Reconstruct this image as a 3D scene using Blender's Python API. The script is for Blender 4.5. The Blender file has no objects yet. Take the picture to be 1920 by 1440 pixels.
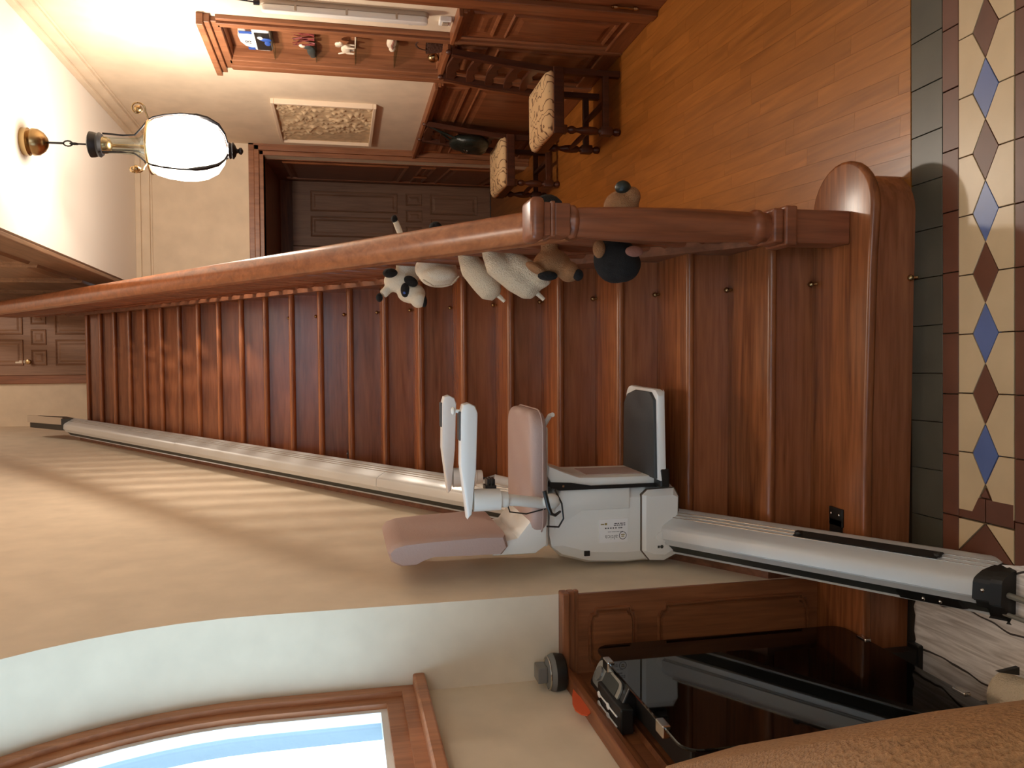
import bpy, bmesh, math, random
from mathutils import Vector, Matrix
random.seed(7)
PI = math.pi
scene = bpy.context.scene
COL = scene.collection

# ---------------------------------------------------------------- camera, light, exposure
F_PX, RHO, PSI, PITCH, EYE = 1500.0, .014, .018, math.atan(319.5/1500), 1.673
_d = Vector((-math.sin(PSI)*math.cos(PITCH), math.cos(PSI)*math.cos(PITCH), -math.sin(PITCH)))
_r = Vector((math.cos(PSI), math.sin(PSI), 0)); _u = _r.cross(_d)
_rr = _r*math.cos(RHO) - _u*math.sin(RHO)
_dn = -_u*math.cos(RHO) - _r*math.sin(RHO)
cam = bpy.data.cameras.new('camera'); cam.sensor_fit = 'HORIZONTAL'; cam.sensor_width = 36
cam.lens = F_PX/1920*36; cam.clip_start = .02
co = bpy.data.objects.new('camera', cam); COL.objects.link(co)
m3 = Matrix((_dn, _rr, -_d)).transposed()          # the phone was held sideways: picture right is down
co.matrix_world = Matrix.Translation((0, 0, EYE)) @ m3.to_4x4()
scene.camera = co
vs = scene.view_settings
vs.view_transform = 'Standard'; vs.look = 'None'; vs.gamma = 1; vs.use_curve_mapping = False
vs.exposure = -.1
scene.cycles.use_denoising = True
scene.cycles.max_bounces = 10; scene.cycles.diffuse_bounces = 5; scene.cycles.sample_clamp_indirect = 6

def lin(c):
    return tuple(((v/255+.055)/1.055)**2.4 if v > 10 else v/255/12.92 for v in c) + (1,)

w = bpy.data.worlds.new('sky'); scene.world = w; w.use_nodes = True
w.node_tree.nodes['Background'].inputs[0].default_value = (.50, .67, .82, 1)
w.node_tree.nodes['Background'].inputs[1].default_value = 6.0

def point(name, loc, power, col, r=.03):
    l = bpy.data.lights.new(name, 'POINT'); l.energy = power; l.color = col; l.shadow_soft_size = r
    o = bpy.data.objects.new(name, l); o.location = loc; COL.objects.link(o); return o
LAMP = (1.225, 4.66)
point('lantern_bulb', (LAMP[0], LAMP[1], 2.50), 97, (1, .88, .75), .065)
point('upper_landing_fill', (.9, 7.4, 5.6), 34, (1, .89, .78), .08)  # unseen lamp, added to brighten the head of the stair
point('upper_stair_fill', (.45, 3.2, 5.7), 85, (1, .86, .72), .10)  # added fill above the stairwell, out of view, for the risers halfway up
point('entrance_fill', (.5, -1.0, 2.75), 18, (1, .84, .66), .18)  # added warm fill behind the camera, standing in for unseen light

# ---------------------------------------------------------------- materials
def newmat(name):
    m = bpy.data.materials.new(name); m.use_nodes = True
    return m, m.node_tree.nodes, m.node_tree.links, m.node_tree.nodes['Principled BSDF']
def plain(name, rgb, rough=.5, metal=0, spec=.5, bump=0, bscale=60, vary=0):
    m, n, l, p = newmat(name)
    p.inputs['Base Color'].default_value = lin(rgb); p.inputs['Roughness'].default_value = rough
    p.inputs['Metallic'].default_value = metal; p.inputs['Specular IOR Level'].default_value = spec
    if bump or vary:
        tc = n.new('ShaderNodeTexCoord'); nz = n.new('ShaderNodeTexNoise'); nz.inputs['Scale'].default_value = bscale
        nz.inputs['Detail'].default_value = 5
        l.new(tc.outputs['Object'], nz.inputs['Vector'])
        if bump:
            b = n.new('ShaderNodeBump'); b.inputs['Strength'].default_value = bump; b.inputs['Distance'].default_value = .01
            l.new(nz.outputs['Fac'], b.inputs['Height']); l.new(b.outputs['Normal'], p.inputs['Normal'])
        if vary:
            r = n.new('ShaderNodeValToRGB')
            c0 = [v*(1-vary) for v in lin(rgb)[:3]]; c1 = [min(1, v*(1+vary)) for v in lin(rgb)[:3]]
            r.color_ramp.elements[0].color = (*c0, 1); r.color_ramp.elements[1].color = (*c1, 1)
            r.color_ramp.elements[0].position = .3; r.color_ramp.elements[1].position = .7
            l.new(nz.outputs['Fac'], r.inputs['Fac']); l.new(r.outputs['Color'], p.inputs['Base Color'])
    return m
def wood(name, c1, c2, axis='x', rough=.35, fine=55, vary=.25, knots=False, bump=.05):
    m, n, l, p = newmat(name)
    tc = n.new('ShaderNodeTexCoord'); oi = n.new('ShaderNodeObjectInfo')
    add = n.new('ShaderNodeVectorMath'); add.operation = 'ADD'
    mul = n.new('ShaderNodeVectorMath'); mul.operation = 'SCALE'; mul.inputs[0].default_value = (13.1, 7.7, 19.3)
    l.new(oi.outputs['Random'], mul.inputs['Scale'])
    l.new(tc.outputs['Object'], add.inputs[0]); l.new(mul.outputs[0], add.inputs[1])
    mp = n.new('ShaderNodeMapping')
    s = {'x': (1.6, 22, 22), 'y': (22, 1.6, 22), 'z': (22, 22, 1.6)}[axis]
    mp.inputs['Scale'].default_value = s
    l.new(add.outputs[0], mp.inputs['Vector'])
    nz = n.new('ShaderNodeTexNoise'); nz.inputs['Scale'].default_value = 1.0; nz.inputs['Detail'].default_value = 6
    nz.inputs['Distortion'].default_value = 1.2
    l.new(mp.outputs[0], nz.inputs['Vector'])
    nf = n.new('ShaderNodeTexNoise'); nf.inputs['Scale'].default_value = fine/12; nf.inputs['Detail'].default_value = 3
    l.new(mp.outputs[0], nf.inputs['Vector'])
    mx = n.new('ShaderNodeMath'); mx.operation = 'MULTIPLY_ADD'; mx.inputs[1].default_value = .45
    l.new(nf.outputs['Fac'], mx.inputs[0]); l.new(nz.outputs['Fac'], mx.inputs[2])
    rp = n.new('ShaderNodeValToRGB'); e = rp.color_ramp.elements
    e[0].position = .45; e[0].color = lin(c1); e[1].position = .95; e[1].color = lin(c2)
    l.new(mx.outputs[0], rp.inputs['Fac'])
    hs = n.new('ShaderNodeHueSaturation')
    mr = n.new('ShaderNodeMapRange'); mr.inputs['To Min'].default_value = 1-vary; mr.inputs['To Max'].default_value = 1+vary
    l.new(oi.outputs['Random'], mr.inputs['Value']); l.new(mr.outputs[0], hs.inputs['Value'])
    l.new(rp.outputs['Color'], hs.inputs['Color']); l.new(hs.outputs['Color'], p.inputs['Base Color'])
    p.inputs['Roughness'].default_value = rough
    if bump:
        b = n.new('ShaderNodeBump'); b.inputs['Strength'].default_value = bump; b.inputs['Distance'].default_value = .004
        l.new(mx.outputs[0], b.inputs['Height']); l.new(b.outputs['Normal'], p.inputs['Normal'])
    return m
STAIR1, STAIR2 = (84, 44, 24), (140, 84, 52)
M = dict(
    tread=wood('stair_tread_wood', (104, 56, 31), (164, 98, 56), 'x', .27, vary=.12),
    riser=wood('stair_riser_wood', (122, 68, 41), (166, 102, 65), 'x', .24, vary=.12),
    string=wood('string_wood', (92, 54, 36), (138, 88, 62), 'y', .38, vary=.05),
    rail=wood('handrail_wood', (124, 70, 40), (172, 106, 66), 'y', .28, vary=.03),
    post=wood('newel_wood', (100, 52, 30), (146, 84, 54), 'z', .33, vary=.06),
    panelx=wood('panel_wood_x', (104, 58, 32), (150, 92, 56), 'x', .42, vary=.05),
    panely=wood('panel_wood_y', (104, 58, 32), (150, 92, 56), 'y', .42, vary=.05),
    panelz=wood('panel_wood_z', (104, 58, 32), (150, 92, 56), 'z', .42, vary=.05),
    nich=wood('niche_wood', (116, 72, 46), (158, 104, 70), 'z', .42, vary=.04),
    doorw=wood('door_wood', (126, 92, 70), (156, 118, 92), 'z', .5, vary=.03),
    dark=wood('dark_chair_wood', (54, 27, 16), (88, 47, 28), 'z', .38, vary=.06),
    parq=wood('parquet_oak', (136, 80, 29), (168, 104, 44), 'y', .30, fine=40, vary=.09),
    winw=wood('window_wood', (148, 92, 56), (190, 124, 80), 'z', .45, vary=.03),
    wall=plain('wall_plaster', (224, 206, 181), .85, spec=.2, bump=.10, bscale=7, vary=.06),
    ceil=plain('ceiling_paint', (246, 240, 230), .9, spec=.2),
    stone=plain('outer_reveal', (150, 160, 166), .8, bump=.2, bscale=30),
    grout=plain('grout', (62, 48, 34), .9),
    tgrey=plain('tile_grey', (70, 66, 54), .35, vary=.12, bscale=8),
    tbrown=plain('tile_brown', (98, 56, 38), .38, vary=.12, bscale=9),
    tcream=plain('tile_cream', (196, 168, 130), .34, vary=.05, bscale=10),
    tblue=plain('tile_blue', (84, 100, 146), .34, vary=.10, bscale=9),
    brass=plain('brass', (168, 140, 100), .25, 1),
    chrome=plain('chrome', (200, 196, 190), .18, 1),
    alu=plain('aluminium', (186, 182, 176), .34, .85),
    aluw=plain('aluminium_light', (208, 208, 206), .34, .35),
    slot=plain('dark_slot', (60, 62, 58), .5, .3),
    black=plain('black_plastic', (26, 24, 22), .4),
    ivory=plain('ivory_plastic', (232, 228, 220), .38),
    ivory2=plain('ivory_plastic_dark', (176, 158, 138), .42),
    white=plain('white_plastic', (238, 236, 232), .35),
    mauve=plain('mauve_upholstery', (182, 154, 144), .6, bump=.12, bscale=160),
    grey=plain('dark_grey_rubber', (66, 66, 66), .55, bump=.15, bscale=300),
    paper=plain('sticker_paper', (240, 236, 232), .6),
    ink=plain('ink', (60, 58, 60), .7),
    ink2=plain('pale_ink', (150, 146, 140), .7),
    gold=plain('logo_gold', (150, 130, 70), .6),
    glassb=plain('black_glass', (8, 8, 8), .03, spec=.5),
    fleece=plain('cream_fleece', (226, 206, 176), .95, bump=.9, bscale=220),
    plushw=plain('white_plush', (232, 218, 194), .95, bump=.5, bscale=300),
    plushb=plain('black_plush', (20, 17, 16), .95, bump=.5, bscale=300),
    plusht=plain('tan_plush', (150, 104, 66), .95, bump=.6, bscale=260, vary=.15),
    plushp=plain('pink_plush', (150, 100, 84), .95, bump=.4, bscale=260),
    sofa=plain('brown_chenille', (164, 118, 76), .95, bump=1.0, bscale=170, vary=.22),
    leather=plain('dark_green_leather', (26, 34, 30), .38, bump=.3, bscale=60),
    relief=plain('relief_clay', (214, 188, 150), .8, vary=.2, bscale=20),
    pframe=plain('picture_frame_cream', (226, 204, 178), .6),
    orange=plain('orange_card', (214, 88, 44), .6),
    pblue=plain('blue_paint', (44, 78, 150), .4),
    coral=plain('coral_red', (124, 50, 48), .5),
    teal=plain('dark_teal', (56, 62, 60), .5),
    china=plain('white_china', (222, 206, 184), .3),
    basket=plain('basket_brown', (74, 44, 28), .8, bump=.8, bscale=80),
    cable=plain('grey_cable', (120, 116, 106), .5),
    iron=plain('dark_iron', (44, 42, 44), .4, .7),
    clearp=plain('smoky_plastic', (110, 108, 104), .18),
    seam=plain('shadow_gap_trim', (92, 76, 62), .6),
    silver=plain('silver_trim', (190, 188, 180), .3, .8),
)
def wallpaper_fabric():
    m, n, l, p = newmat('tapestry_seat')
    tc = n.new('ShaderNodeTexCoord'); wv = n.new('ShaderNodeTexWave'); wv.inputs['Scale'].default_value = 5
    wv.inputs['Distortion'].default_value = 22; wv.inputs['Detail'].default_value = 2; wv.inputs['Detail Scale'].default_value = 1.6
    l.new(tc.outputs['Object'], wv.inputs['Vector'])
    r = n.new('ShaderNodeValToRGB'); e = r.color_ramp.elements
    e[0].position = 0; e[0].color = lin((104, 68, 44)); e[1].position = .16; e[1].color = lin((216, 180, 134))
    l.new(wv.outputs['Fac'], r.inputs['Fac']); l.new(r.outputs['Color'], p.inputs['Base Color'])
    p.inputs['Roughness'].default_value = .9
    return m
M['gallery'] = wood('gallery_wood', (112, 84, 62), (150, 114, 88), 'y', .5, vary=.03)
M['tapestry'] = wallpaper_fabric()
def mat_print():
    m, n, l, p = newmat('white_wood_print')
    tc = n.new('ShaderNodeTexCoord'); mp = n.new('ShaderNodeMapping'); mp.inputs['Scale'].default_value = (40, 3, 1)
    l.new(tc.outputs['Object'], mp.inputs['Vector'])
    nz = n.new('ShaderNodeTexNoise'); nz.inputs['Scale'].default_value = 1.6; nz.inputs['Detail'].default_value = 7
    nz.inputs['Distortion'].default_value = 1
    l.new(mp.outputs[0], nz.inputs['Vector'])
    r = n.new('ShaderNodeValToRGB'); e = r.color_ramp.elements
    e[0].position = .3; e[0].color = lin((172, 158, 146)); e[1].position = .62; e[1].color = lin((228, 220, 212))
    l.new(nz.outputs['Fac'], r.inputs['Fac'])
    # plank joints printed along the length, a little wavy
    sx = n.new('ShaderNodeSeparateXYZ'); l.new(tc.outputs['Object'], sx.inputs[0])
    n2 = n.new('ShaderNodeTexNoise'); n2.inputs['Scale'].default_value = 5; l.new(tc.outputs['Object'], n2.inputs['Vector'])
    a = n.new('ShaderNodeMath'); a.operation = 'MULTIPLY_ADD'; a.inputs[1].default_value = .09
    l.new(n2.outputs['Fac'], a.inputs[0]); l.new(sx.outputs['X'], a.inputs[2])
    b = n.new('ShaderNodeMath'); b.operation = 'PINGPONG'; b.inputs[1].default_value = .08; l.new(a.outputs[0], b.inputs[0])
    c = n.new('ShaderNodeMath'); c.operation = 'LESS_THAN'; c.inputs[1].default_value = .0030; l.new(b.outputs[0], c.inputs[0])
    mx = n.new('ShaderNodeMix'); mx.data_type = 'RGBA'
    l.new(c.outputs[0], mx.inputs['Factor']); l.new(r.outputs['Color'], mx.inputs[6]); mx.inputs[7].default_value = lin((60, 50, 44))
    l.new(mx.outputs[2], p.inputs['Base Color']); p.inputs['Roughness'].default_value = .7
    return m
M['print'] = mat_print()
def glass(name, col, mixv, rough=.02):
    m, n, l, p = newmat(name); n.remove(p)
    t = n.new('ShaderNodeBsdfTransparent'); t.inputs[0].default_value = col
    g = n.new('ShaderNodeBsdfGlossy'); g.inputs['Roughness'].default_value = rough
    mx = n.new('ShaderNodeMixShader'); mx.inputs[0].default_value = mixv
    l.new(t.outputs[0], mx.inputs[1]); l.new(g.outputs[0], mx.inputs[2]); l.new(mx.outputs[0], n['Material Output'].inputs[0])
    return m
M['pane'] = glass('window_glass', (.92, .97, 1, 1), .06)
M['shelfglass'] = glass('shelf_glass', (.80, .86, .84, 1), .10)
def lampglass():
    m, n, l, p = newmat('lit_lantern_glass'); n.remove(p)
    t = n.new('ShaderNodeBsdfTransparent'); e = n.new('ShaderNodeEmission')
    e.inputs[0].default_value = lin((255, 246, 230)); e.inputs[1].default_value = 14
    mx = n.new('ShaderNodeMixShader'); mx.inputs[0].default_value = .16
    l.new(t.outputs[0], mx.inputs[1]); l.new(e.outputs[0], mx.inputs[2]); l.new(mx.outputs[0], n['Material Output'].inputs[0])
    return m
M['lampglass'] = lampglass()

# ---------------------------------------------------------------- helpers
I4 = Matrix.Identity(4)
ST = Matrix.Translation((0, 2.1, 0)) @ Matrix.Rotation(-.022, 4, 'Z') @ Matrix.Translation((0, -2.1, 0))   # the stair is a touch askew

class B:
    def __init__(s): s.bm = bmesh.new()
    def poly(s, pts):
        return s.bm.faces.new([s.bm.verts.new(p) for p in pts])
    def box(s, x0, x1, y0, y1, z0, z1, bev=0, seg=2):
        v = [s.bm.verts.new((x, y, z)) for x in (x0, x1) for y in (y0, y1) for z in (z0, z1)]
        fs = [s.bm.faces.new([v[i] for i in q]) for q in ((0, 1, 3, 2), (4, 6, 7, 5), (0, 4, 5, 1), (2, 3, 7, 6), (0, 2, 6, 4), (1, 5, 7, 3))]
        if bev:
            es = list({e for f in fs for e in f.edges})
            bmesh.ops.bevel(s.bm, geom=es, offset=bev, segments=seg, profile=.5, affect='EDGES')
        return s
    def prism(s, pts, ax, a0, a1, bev=0, seg=2):
        def P(p, a):
            return {'x': (a, p[0], p[1]), 'y': (p[0], a, p[1]), 'z': (p[0], p[1], a)}[ax]
        lo = [s.bm.verts.new(P(p, a0)) for p in pts]; hi = [s.bm.verts.new(P(p, a1)) for p in pts]
        fs = [s.bm.faces.new(lo), s.bm.faces.new(hi)]
        n = len(pts)
        for i in range(n): fs.append(s.bm.faces.new((lo[i], lo[(i+1) % n], hi[(i+1) % n], hi[i])))
        bmesh.ops.recalc_face_normals(s.bm, faces=fs)
        if bev:
            es = [e for f in fs[:2] for e in f.edges]
            bmesh.ops.bevel(s.bm, geom=es, offset=bev, segments=seg, profile=.5, affect='EDGES')
        return s
    def loft(s, rings, closed=True, cap=True):
        R = [[s.bm.verts.new(p) for p in r] for r in rings]; n = len(R[0])
        for a, b in zip(R, R[1:]):
            for i in range(n if closed else n-1):
                s.bm.faces.new((a[i], a[(i+1) % n], b[(i+1) % n], b[i]))
        if cap: s.bm.faces.new(R[0][::-1]); s.bm.faces.new(R[-1])
        return s
    def lathe(s, prof, c=(0, 0, 0), seg=16, ax='z'):
        rings = []
        for r, h in prof:
            ring = []
            for i in range(seg):
                a = 2*PI*i/seg; q = (max(r, 1e-4)*math.cos(a), max(r, 1e-4)*math.sin(a), h)
                q = {'z': q, 'x': (q[2], q[0], q[1]), 'y': (q[1], q[2], q[0])}[ax]
                ring.append((c[0]+q[0], c[1]+q[1], c[2]+q[2]))
            rings.append(ring)
        return s.loft(rings)
    def tube(s, path, r, seg=8, cap=True):
        P = [Vector(p) for p in path]; rings = []; up = Vector((.13, .21, .97))
        rad = r if isinstance(r, (list, tuple)) else [r]*len(P)
        for i, p in enumerate(P):
            t = (P[min(i+1, len(P)-1)] - P[max(i-1, 0)]).normalized()
            a = t.cross(up)
            if a.length < .05: a = t.cross(Vector((1, 0, 0)))
            a.normalize(); b = t.cross(a)
            rings.append([p + (a*math.cos(2*PI*k/seg) + b*math.sin(2*PI*k/seg))*rad[i] for k in range(seg)])
        return s.loft(rings, cap=cap)
    def ell(s, c, r, rot=(0, 0, 0), seg=14, rings=9):
        mt = Matrix.Translation(c) @ Matrix.Rotation(rot[2], 4, 'Z') @ Matrix.Rotation(rot[1], 4, 'Y') @ Matrix.Rotation(rot[0], 4, 'X') @ Matrix.Diagonal((*r, 1))
        bmesh.ops.create_uvsphere(s.bm, u_segments=seg, v_segments=rings, radius=1, matrix=mt)
        return s
    def rpanel(s, O, U, V, N, wd, h, m=.018, d=.012):
        """moulded raised panel lying on a face: O corner, U/V edge directions, N outward"""
        O, U, V, N = map(Vector, (O, U, V, N)); rings = []
        for ins, hh in ((0, 0), (m*.35, d), (m, d*.5), (m*1.25, .002), (m*2.2, .002), (m*3.4, d*.75)):
            ins = min(ins, wd*.42, h*.42)
            rings.append([O + U*a + V*b + N*hh for a, b in ((ins, ins), (wd-ins, ins), (wd-ins, h-ins), (ins, h-ins))])
        R = [[s.bm.verts.new(p) for p in r] for r in rings]
        for a, b in zip(R, R[1:]):
            for i in range(4): s.bm.faces.new((a[i], a[(i+1) % 4], b[(i+1) % 4], b[i]))
        s.bm.faces.new(R[-1])
        return s

def obj(name, b, m, parent=None, frame=I4, smooth=False, kind=None, recalc=True):
    bm = b.bm
    mt = frame if parent is None else parent.matrix_world.inverted() @ frame
    bm.transform(mt)
    if recalc: bmesh.ops.recalc_face_normals(bm, faces=bm.faces)
    me = bpy.data.meshes.new(name); bm.to_mesh(me); bm.free()
    if smooth:
        for p in me.polygons: p.use_smooth = True
        if smooth != 'all' and hasattr(me, 'set_sharp_from_angle'): me.set_sharp_from_angle(angle=math.radians(smooth if smooth is not True else 40))
    me.materials.append(M[m] if isinstance(m, str) else m)
    o = bpy.data.objects.new(name, me); COL.objects.link(o)
    if parent is not None:
        o.parent = parent; o.matrix_local = I4; o.matrix_world = parent.matrix_world.copy()
    if kind: o['kind'] = kind
    return o
def tag(o, label, cat, group=None):
    o['label'] = label; o['category'] = cat
    if group: o['group'] = group
    return o
def thing(name, label, cat, loc=(0, 0, 0), frame=I4, group=None):
    o = bpy.data.objects.new(name, None); COL.objects.link(o); o.empty_display_size = .05
    o.matrix_world = frame @ Matrix.Translation(loc)
    return tag(o, label, cat, group)
def copy_tree(root, loc_delta, label):
    r = root.copy(); COL.objects.link(r); r.matrix_world = Matrix.Translation(loc_delta) @ root.matrix_world; r['label'] = label
    for ch in list(root.children):
        c = ch.copy(); COL.objects.link(c); c.parent = r
        for g in ch.children:
            d = g.copy(); COL.objects.link(d); d.parent = c
    return r
def struct(name, b, m, parent=None, frame=I4, smooth=False):
    o = obj(name, b, m, parent, frame, smooth)
    if parent is None: o['kind'] = 'structure'
    return o
def remesh(o, vox=.006, sm=4):
    r = o.modifiers.new('r', 'REMESH'); r.mode = 'VOXEL'; r.voxel_size = vox; r.use_smooth_shade = True
    if sm: s = o.modifiers.new('s', 'SMOOTH'); s.iterations = sm
    return o
def arc(cx, cy, r, a0, a1, n):
    return [(cx + r*math.cos(a0+(a1-a0)*i/n), cy + r*math.sin(a0+(a1-a0)*i/n)) for i in range(n+1)]
def rrect(x0, x1, y0, y1, r, n=4):
    return (arc(x1-r, y1-r, r, 0, PI/2, n) + arc(x0+r, y1-r, r, PI/2, PI, n) + arc(x0+r, y0+r, r, PI, 1.5*PI, n) + arc(x1-r, y0+r, r, 1.5*PI, 2*PI, n))

# ---------------------------------------------------------------- stair measures
YS = [2.085, 2.341, 2.598, 2.848, 3.095, 3.32]
while len(YS) < 23: YS.append(YS[-1] + (7.389-3.32)/17)
ZS = [.165, .330, .496, .662, .827, .984, 1.148, 1.318, 1.472, 1.641, 1.799, 1.965, 2.130, 2.297, 2.465, 2.630, 2.795, 2.963, 3.127, 3.292, 3.460, 3.628, 3.795]
SL = (ZS[-1]-ZS[0])/(YS[-1]-YS[0])
def nl(y): return ZS[0] + SL*(y-YS[0])
XL, XR = -.69, .385          # stair wall face, inner face of the right string (stair frame)
TOP = ZS[-1]

# ================================================================ SETTING
# ---- floor: slab, parquet boards, tiles
fl = struct('floor', B().box(-1.3, 2.3, -1.7, 9.2, -.15, -.012), 'grout')
def clip(poly, x0, x1, y0, y1):
    for ax, v, keep in ((0, x0, 1), (0, x1, -1), (1, y0, 1), (1, y1, -1)):
        out = []
        for i in range(len(poly)):
            a, b = poly[i], poly[(i+1) % len(poly)]
            ia, ib = (a[ax]-v)*keep >= 0, (b[ax]-v)*keep >= 0
            if ia: out.append(a)
            if ia != ib:
                t = (v-a[ax])/(b[ax]-a[ax]); out.append((a[0]+(b[0]-a[0])*t, a[1]+(b[1]-a[1])*t))
        poly = out
        if len(poly) < 3: return None
    return poly
th = math.radians(4.4); bw = .064
rows = int(2.6/bw); nb = 0
for i in range(-8, rows):
    s = 1.4 - random.random()*.6
    while s < 9.2:
        L = random.choice((.42, .5, .5, .58, .66))
        q = []
        for ss, tt in ((s+.0003, i*bw+.0003), (s+L-.0003, i*bw+.0003), (s+L-.0003, (i+1)*bw-.0003), (s+.0003, (i+1)*bw-.0003)):
            q.append((.30 + tt*math.cos(th) + (ss-2)*math.sin(th), 2 + (ss-2)*math.cos(th) - tt*math.sin(th)))
        q = clip(q, .44, 2.0, 2.101, 8.9)
        s += L
        if q: obj('parquet_board', B().prism(q, 'z', -.012, 0), 'parq', fl); nb += 1
def tile(pts, m, z=0):
    cx = sum(p[0] for p in pts)/len(pts); cy = sum(p[1] for p in pts)/len(pts)
    q = []
    for x, y in pts:                    # pull every corner in by the joint
        d = math.hypot(x-cx, y-cy); k = 1-.0014/d*1.2 if d > 0 else 1
        q.append((cx+(x-cx)*k, cy+(y-cy)*k))
    obj('floor_tile', B().prism(q, 'z', -.012, z+random.uniform(-.0006, .0006), bev=.0008, seg=1), m, fl)
def rtile(x0, x1, y0, y1, m): tile([(x0, y0), (x1, y0), (x1, y1), (x0, y1)], m)
for k in range(-9, 10):
    x = .675 + .1395*k
    if x < 1.9 and x > -.9: rtile(x, min(x+.1395, 1.92), 1.971, 2.098, 'tgrey')
for k in range(-11, 8):
    x = .77 + .17*k; rtile(x, min(x+.17, 1.92), 1.911, 1.971, 'tbrown')
for k in range(-7, 8):
    x = .731 + .1615*k; lo = max(x-.0807, -.358); hi = min(x+.0807, 1.92)
    if x < 1.84:
        m = 'tblue' if k % 2 == 0 else 'tbrown'
        if x > -.34:
            tile([(x-.0807, 1.817), (x, 1.773), (x+.0807, 1.817), (x, 1.861)], m)
        xn = x+.1615
        for sy in (1, -1):
            edge = 1.911 if sy > 0 else 1.724
            ap = 1.861 if sy > 0 else 1.773
            p = [(x, edge), (xn, edge), (xn, ap), (x+.0807, 1.817), (x, ap)]
            if x < -.40:
                p = [(-.355, edge), (xn, edge), (xn, ap), (-.327, 1.817), (-.355, 1.817+.016*sy)]
            tile(p, 'tcream')
tile([(-.327, 1.817), (-.355, 1.8335), (-.355, 1.8005)], 'tbrown')
rtile(-.42, -.357, 1.724, 1.817, 'tbrown'); rtile(-.42, -.357, 1.817, 1.911, 'tbrown')
tile([(-.423, 1.817), (-.516, 1.911), (-.516, 1.724)], 'tbrown')
tile([(-.423, 1.819), (-.423, 1.911), (-.512, 1.911)], 'tcream'); tile([(-.423, 1.815), (-.423, 1.724), (-.512, 1.724)], 'tcream')
for k in range(-8, 9):
    x = .73 + .1615*k; rtile(max(x, -.94), min(x+.1615, 1.92), 1.60, 1.722, 'tbrown')
for k in range(-4, 6):
    for j in range(6):
        rtile(-.94+.32*(k+4), min(-.94+.32*(k+5), 1.92), 1.60-.32*(j+1), 1.60-.32*j, 'tcream' if (k+j) % 2 else 'tgrey')

# ---- left (stair) wall: thick, with an arched window embrasure in front of the stair
AC, AR, AZ = 1.35, .98, 1.90
pts = [(9.35, 0), (9.35, 6.3), (-1.7, 6.3), (-1.7, 0), (AC-AR, 0)] + arc(AC, AZ, AR, PI, 0, 28) + [(AC+AR, 0)]
struct('wall_left', B().prism(pts, 'x', -.95, XL), 'wall', frame=ST, smooth=30)
WR = .955                         # window opening radius
ww = B()
ww.box(-1.02, -.95, -1.7, 9.35, 0, 1.44)
ww.prism([(2.6, 1.44), (2.6, 3.3), (.1, 3.3), (.1, 1.44), (AC-WR, 1.44)] + arc(AC, AZ, WR, PI, 0, 28) + [(AC+WR, 1.44)], 'x', -1.02, -.95)
struct('wall_window_side', ww, 'wall', frame=ST, smooth=30)
# window_1: arched wooden frame, pale bead, one pane, outer reveal
def arch_ring(r0, r1, z0, x0, x1, zb0):
    outer = [(AC-r0, zb0)] + arc(AC, AZ, r0, PI, 0, 32) + [(AC+r0, zb0)]
    inner = [(AC-r1, z0)] + arc(AC, AZ, r1, PI, 0, 32) + [(AC+r1, z0)]
    b = B(); n = len(outer)
    vo = [[b.bm.verts.new((x, *p)) for p in outer] for x in (x0, x1)]; vi = [[b.bm.verts.new((x, *p)) for p in inner] for x in (x0, x1)]
    for i in range(n):
        j = (i+1) % n
        b.bm.faces.new((vo[0][i], vo[0][j], vi[0][j], vi[0][i])); b.bm.faces.new((vo[1][i], vo[1][j], vi[1][j], vi[1][i]))
        b.bm.faces.new((vo[0][i], vo[0][j], vo[1][j], vo[1][i])); b.bm.faces.new((vi[0][i], vi[0][j], vi[1][j], vi[1][i]))
    return b
win = struct('window_1', arch_ring(.972, .935, 1.515, -.97, -.925, 1.478), 'winw', frame=ST, smooth=30)
obj('inner_frame', arch_ring(.935, .895, 1.56, -.975, -.94, 1.515), 'winw', win, ST, smooth=30)
obj('glazing_bead', arch_ring(.895, .875, 1.578, -.985, -.955, 1.56), 'white', win, ST, smooth=30)
obj('window_pane', B().prism([(AC-.88, 1.57)] + arc(AC, AZ, .88, PI, 0, 32) + [(AC+.88, 1.57)], 'x', -.975, -.970), 'pane', win, ST)
obj('outer_reveal', arch_ring(1.02, .90, 1.55, -1.045, -.986, 1.44), 'stone', win, ST, smooth=30)
obj('window_sill', B().box(-.96, -.895, AC-.99, AC+.985, 1.445, 1.48, .006), 'winw', win, ST)

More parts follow.
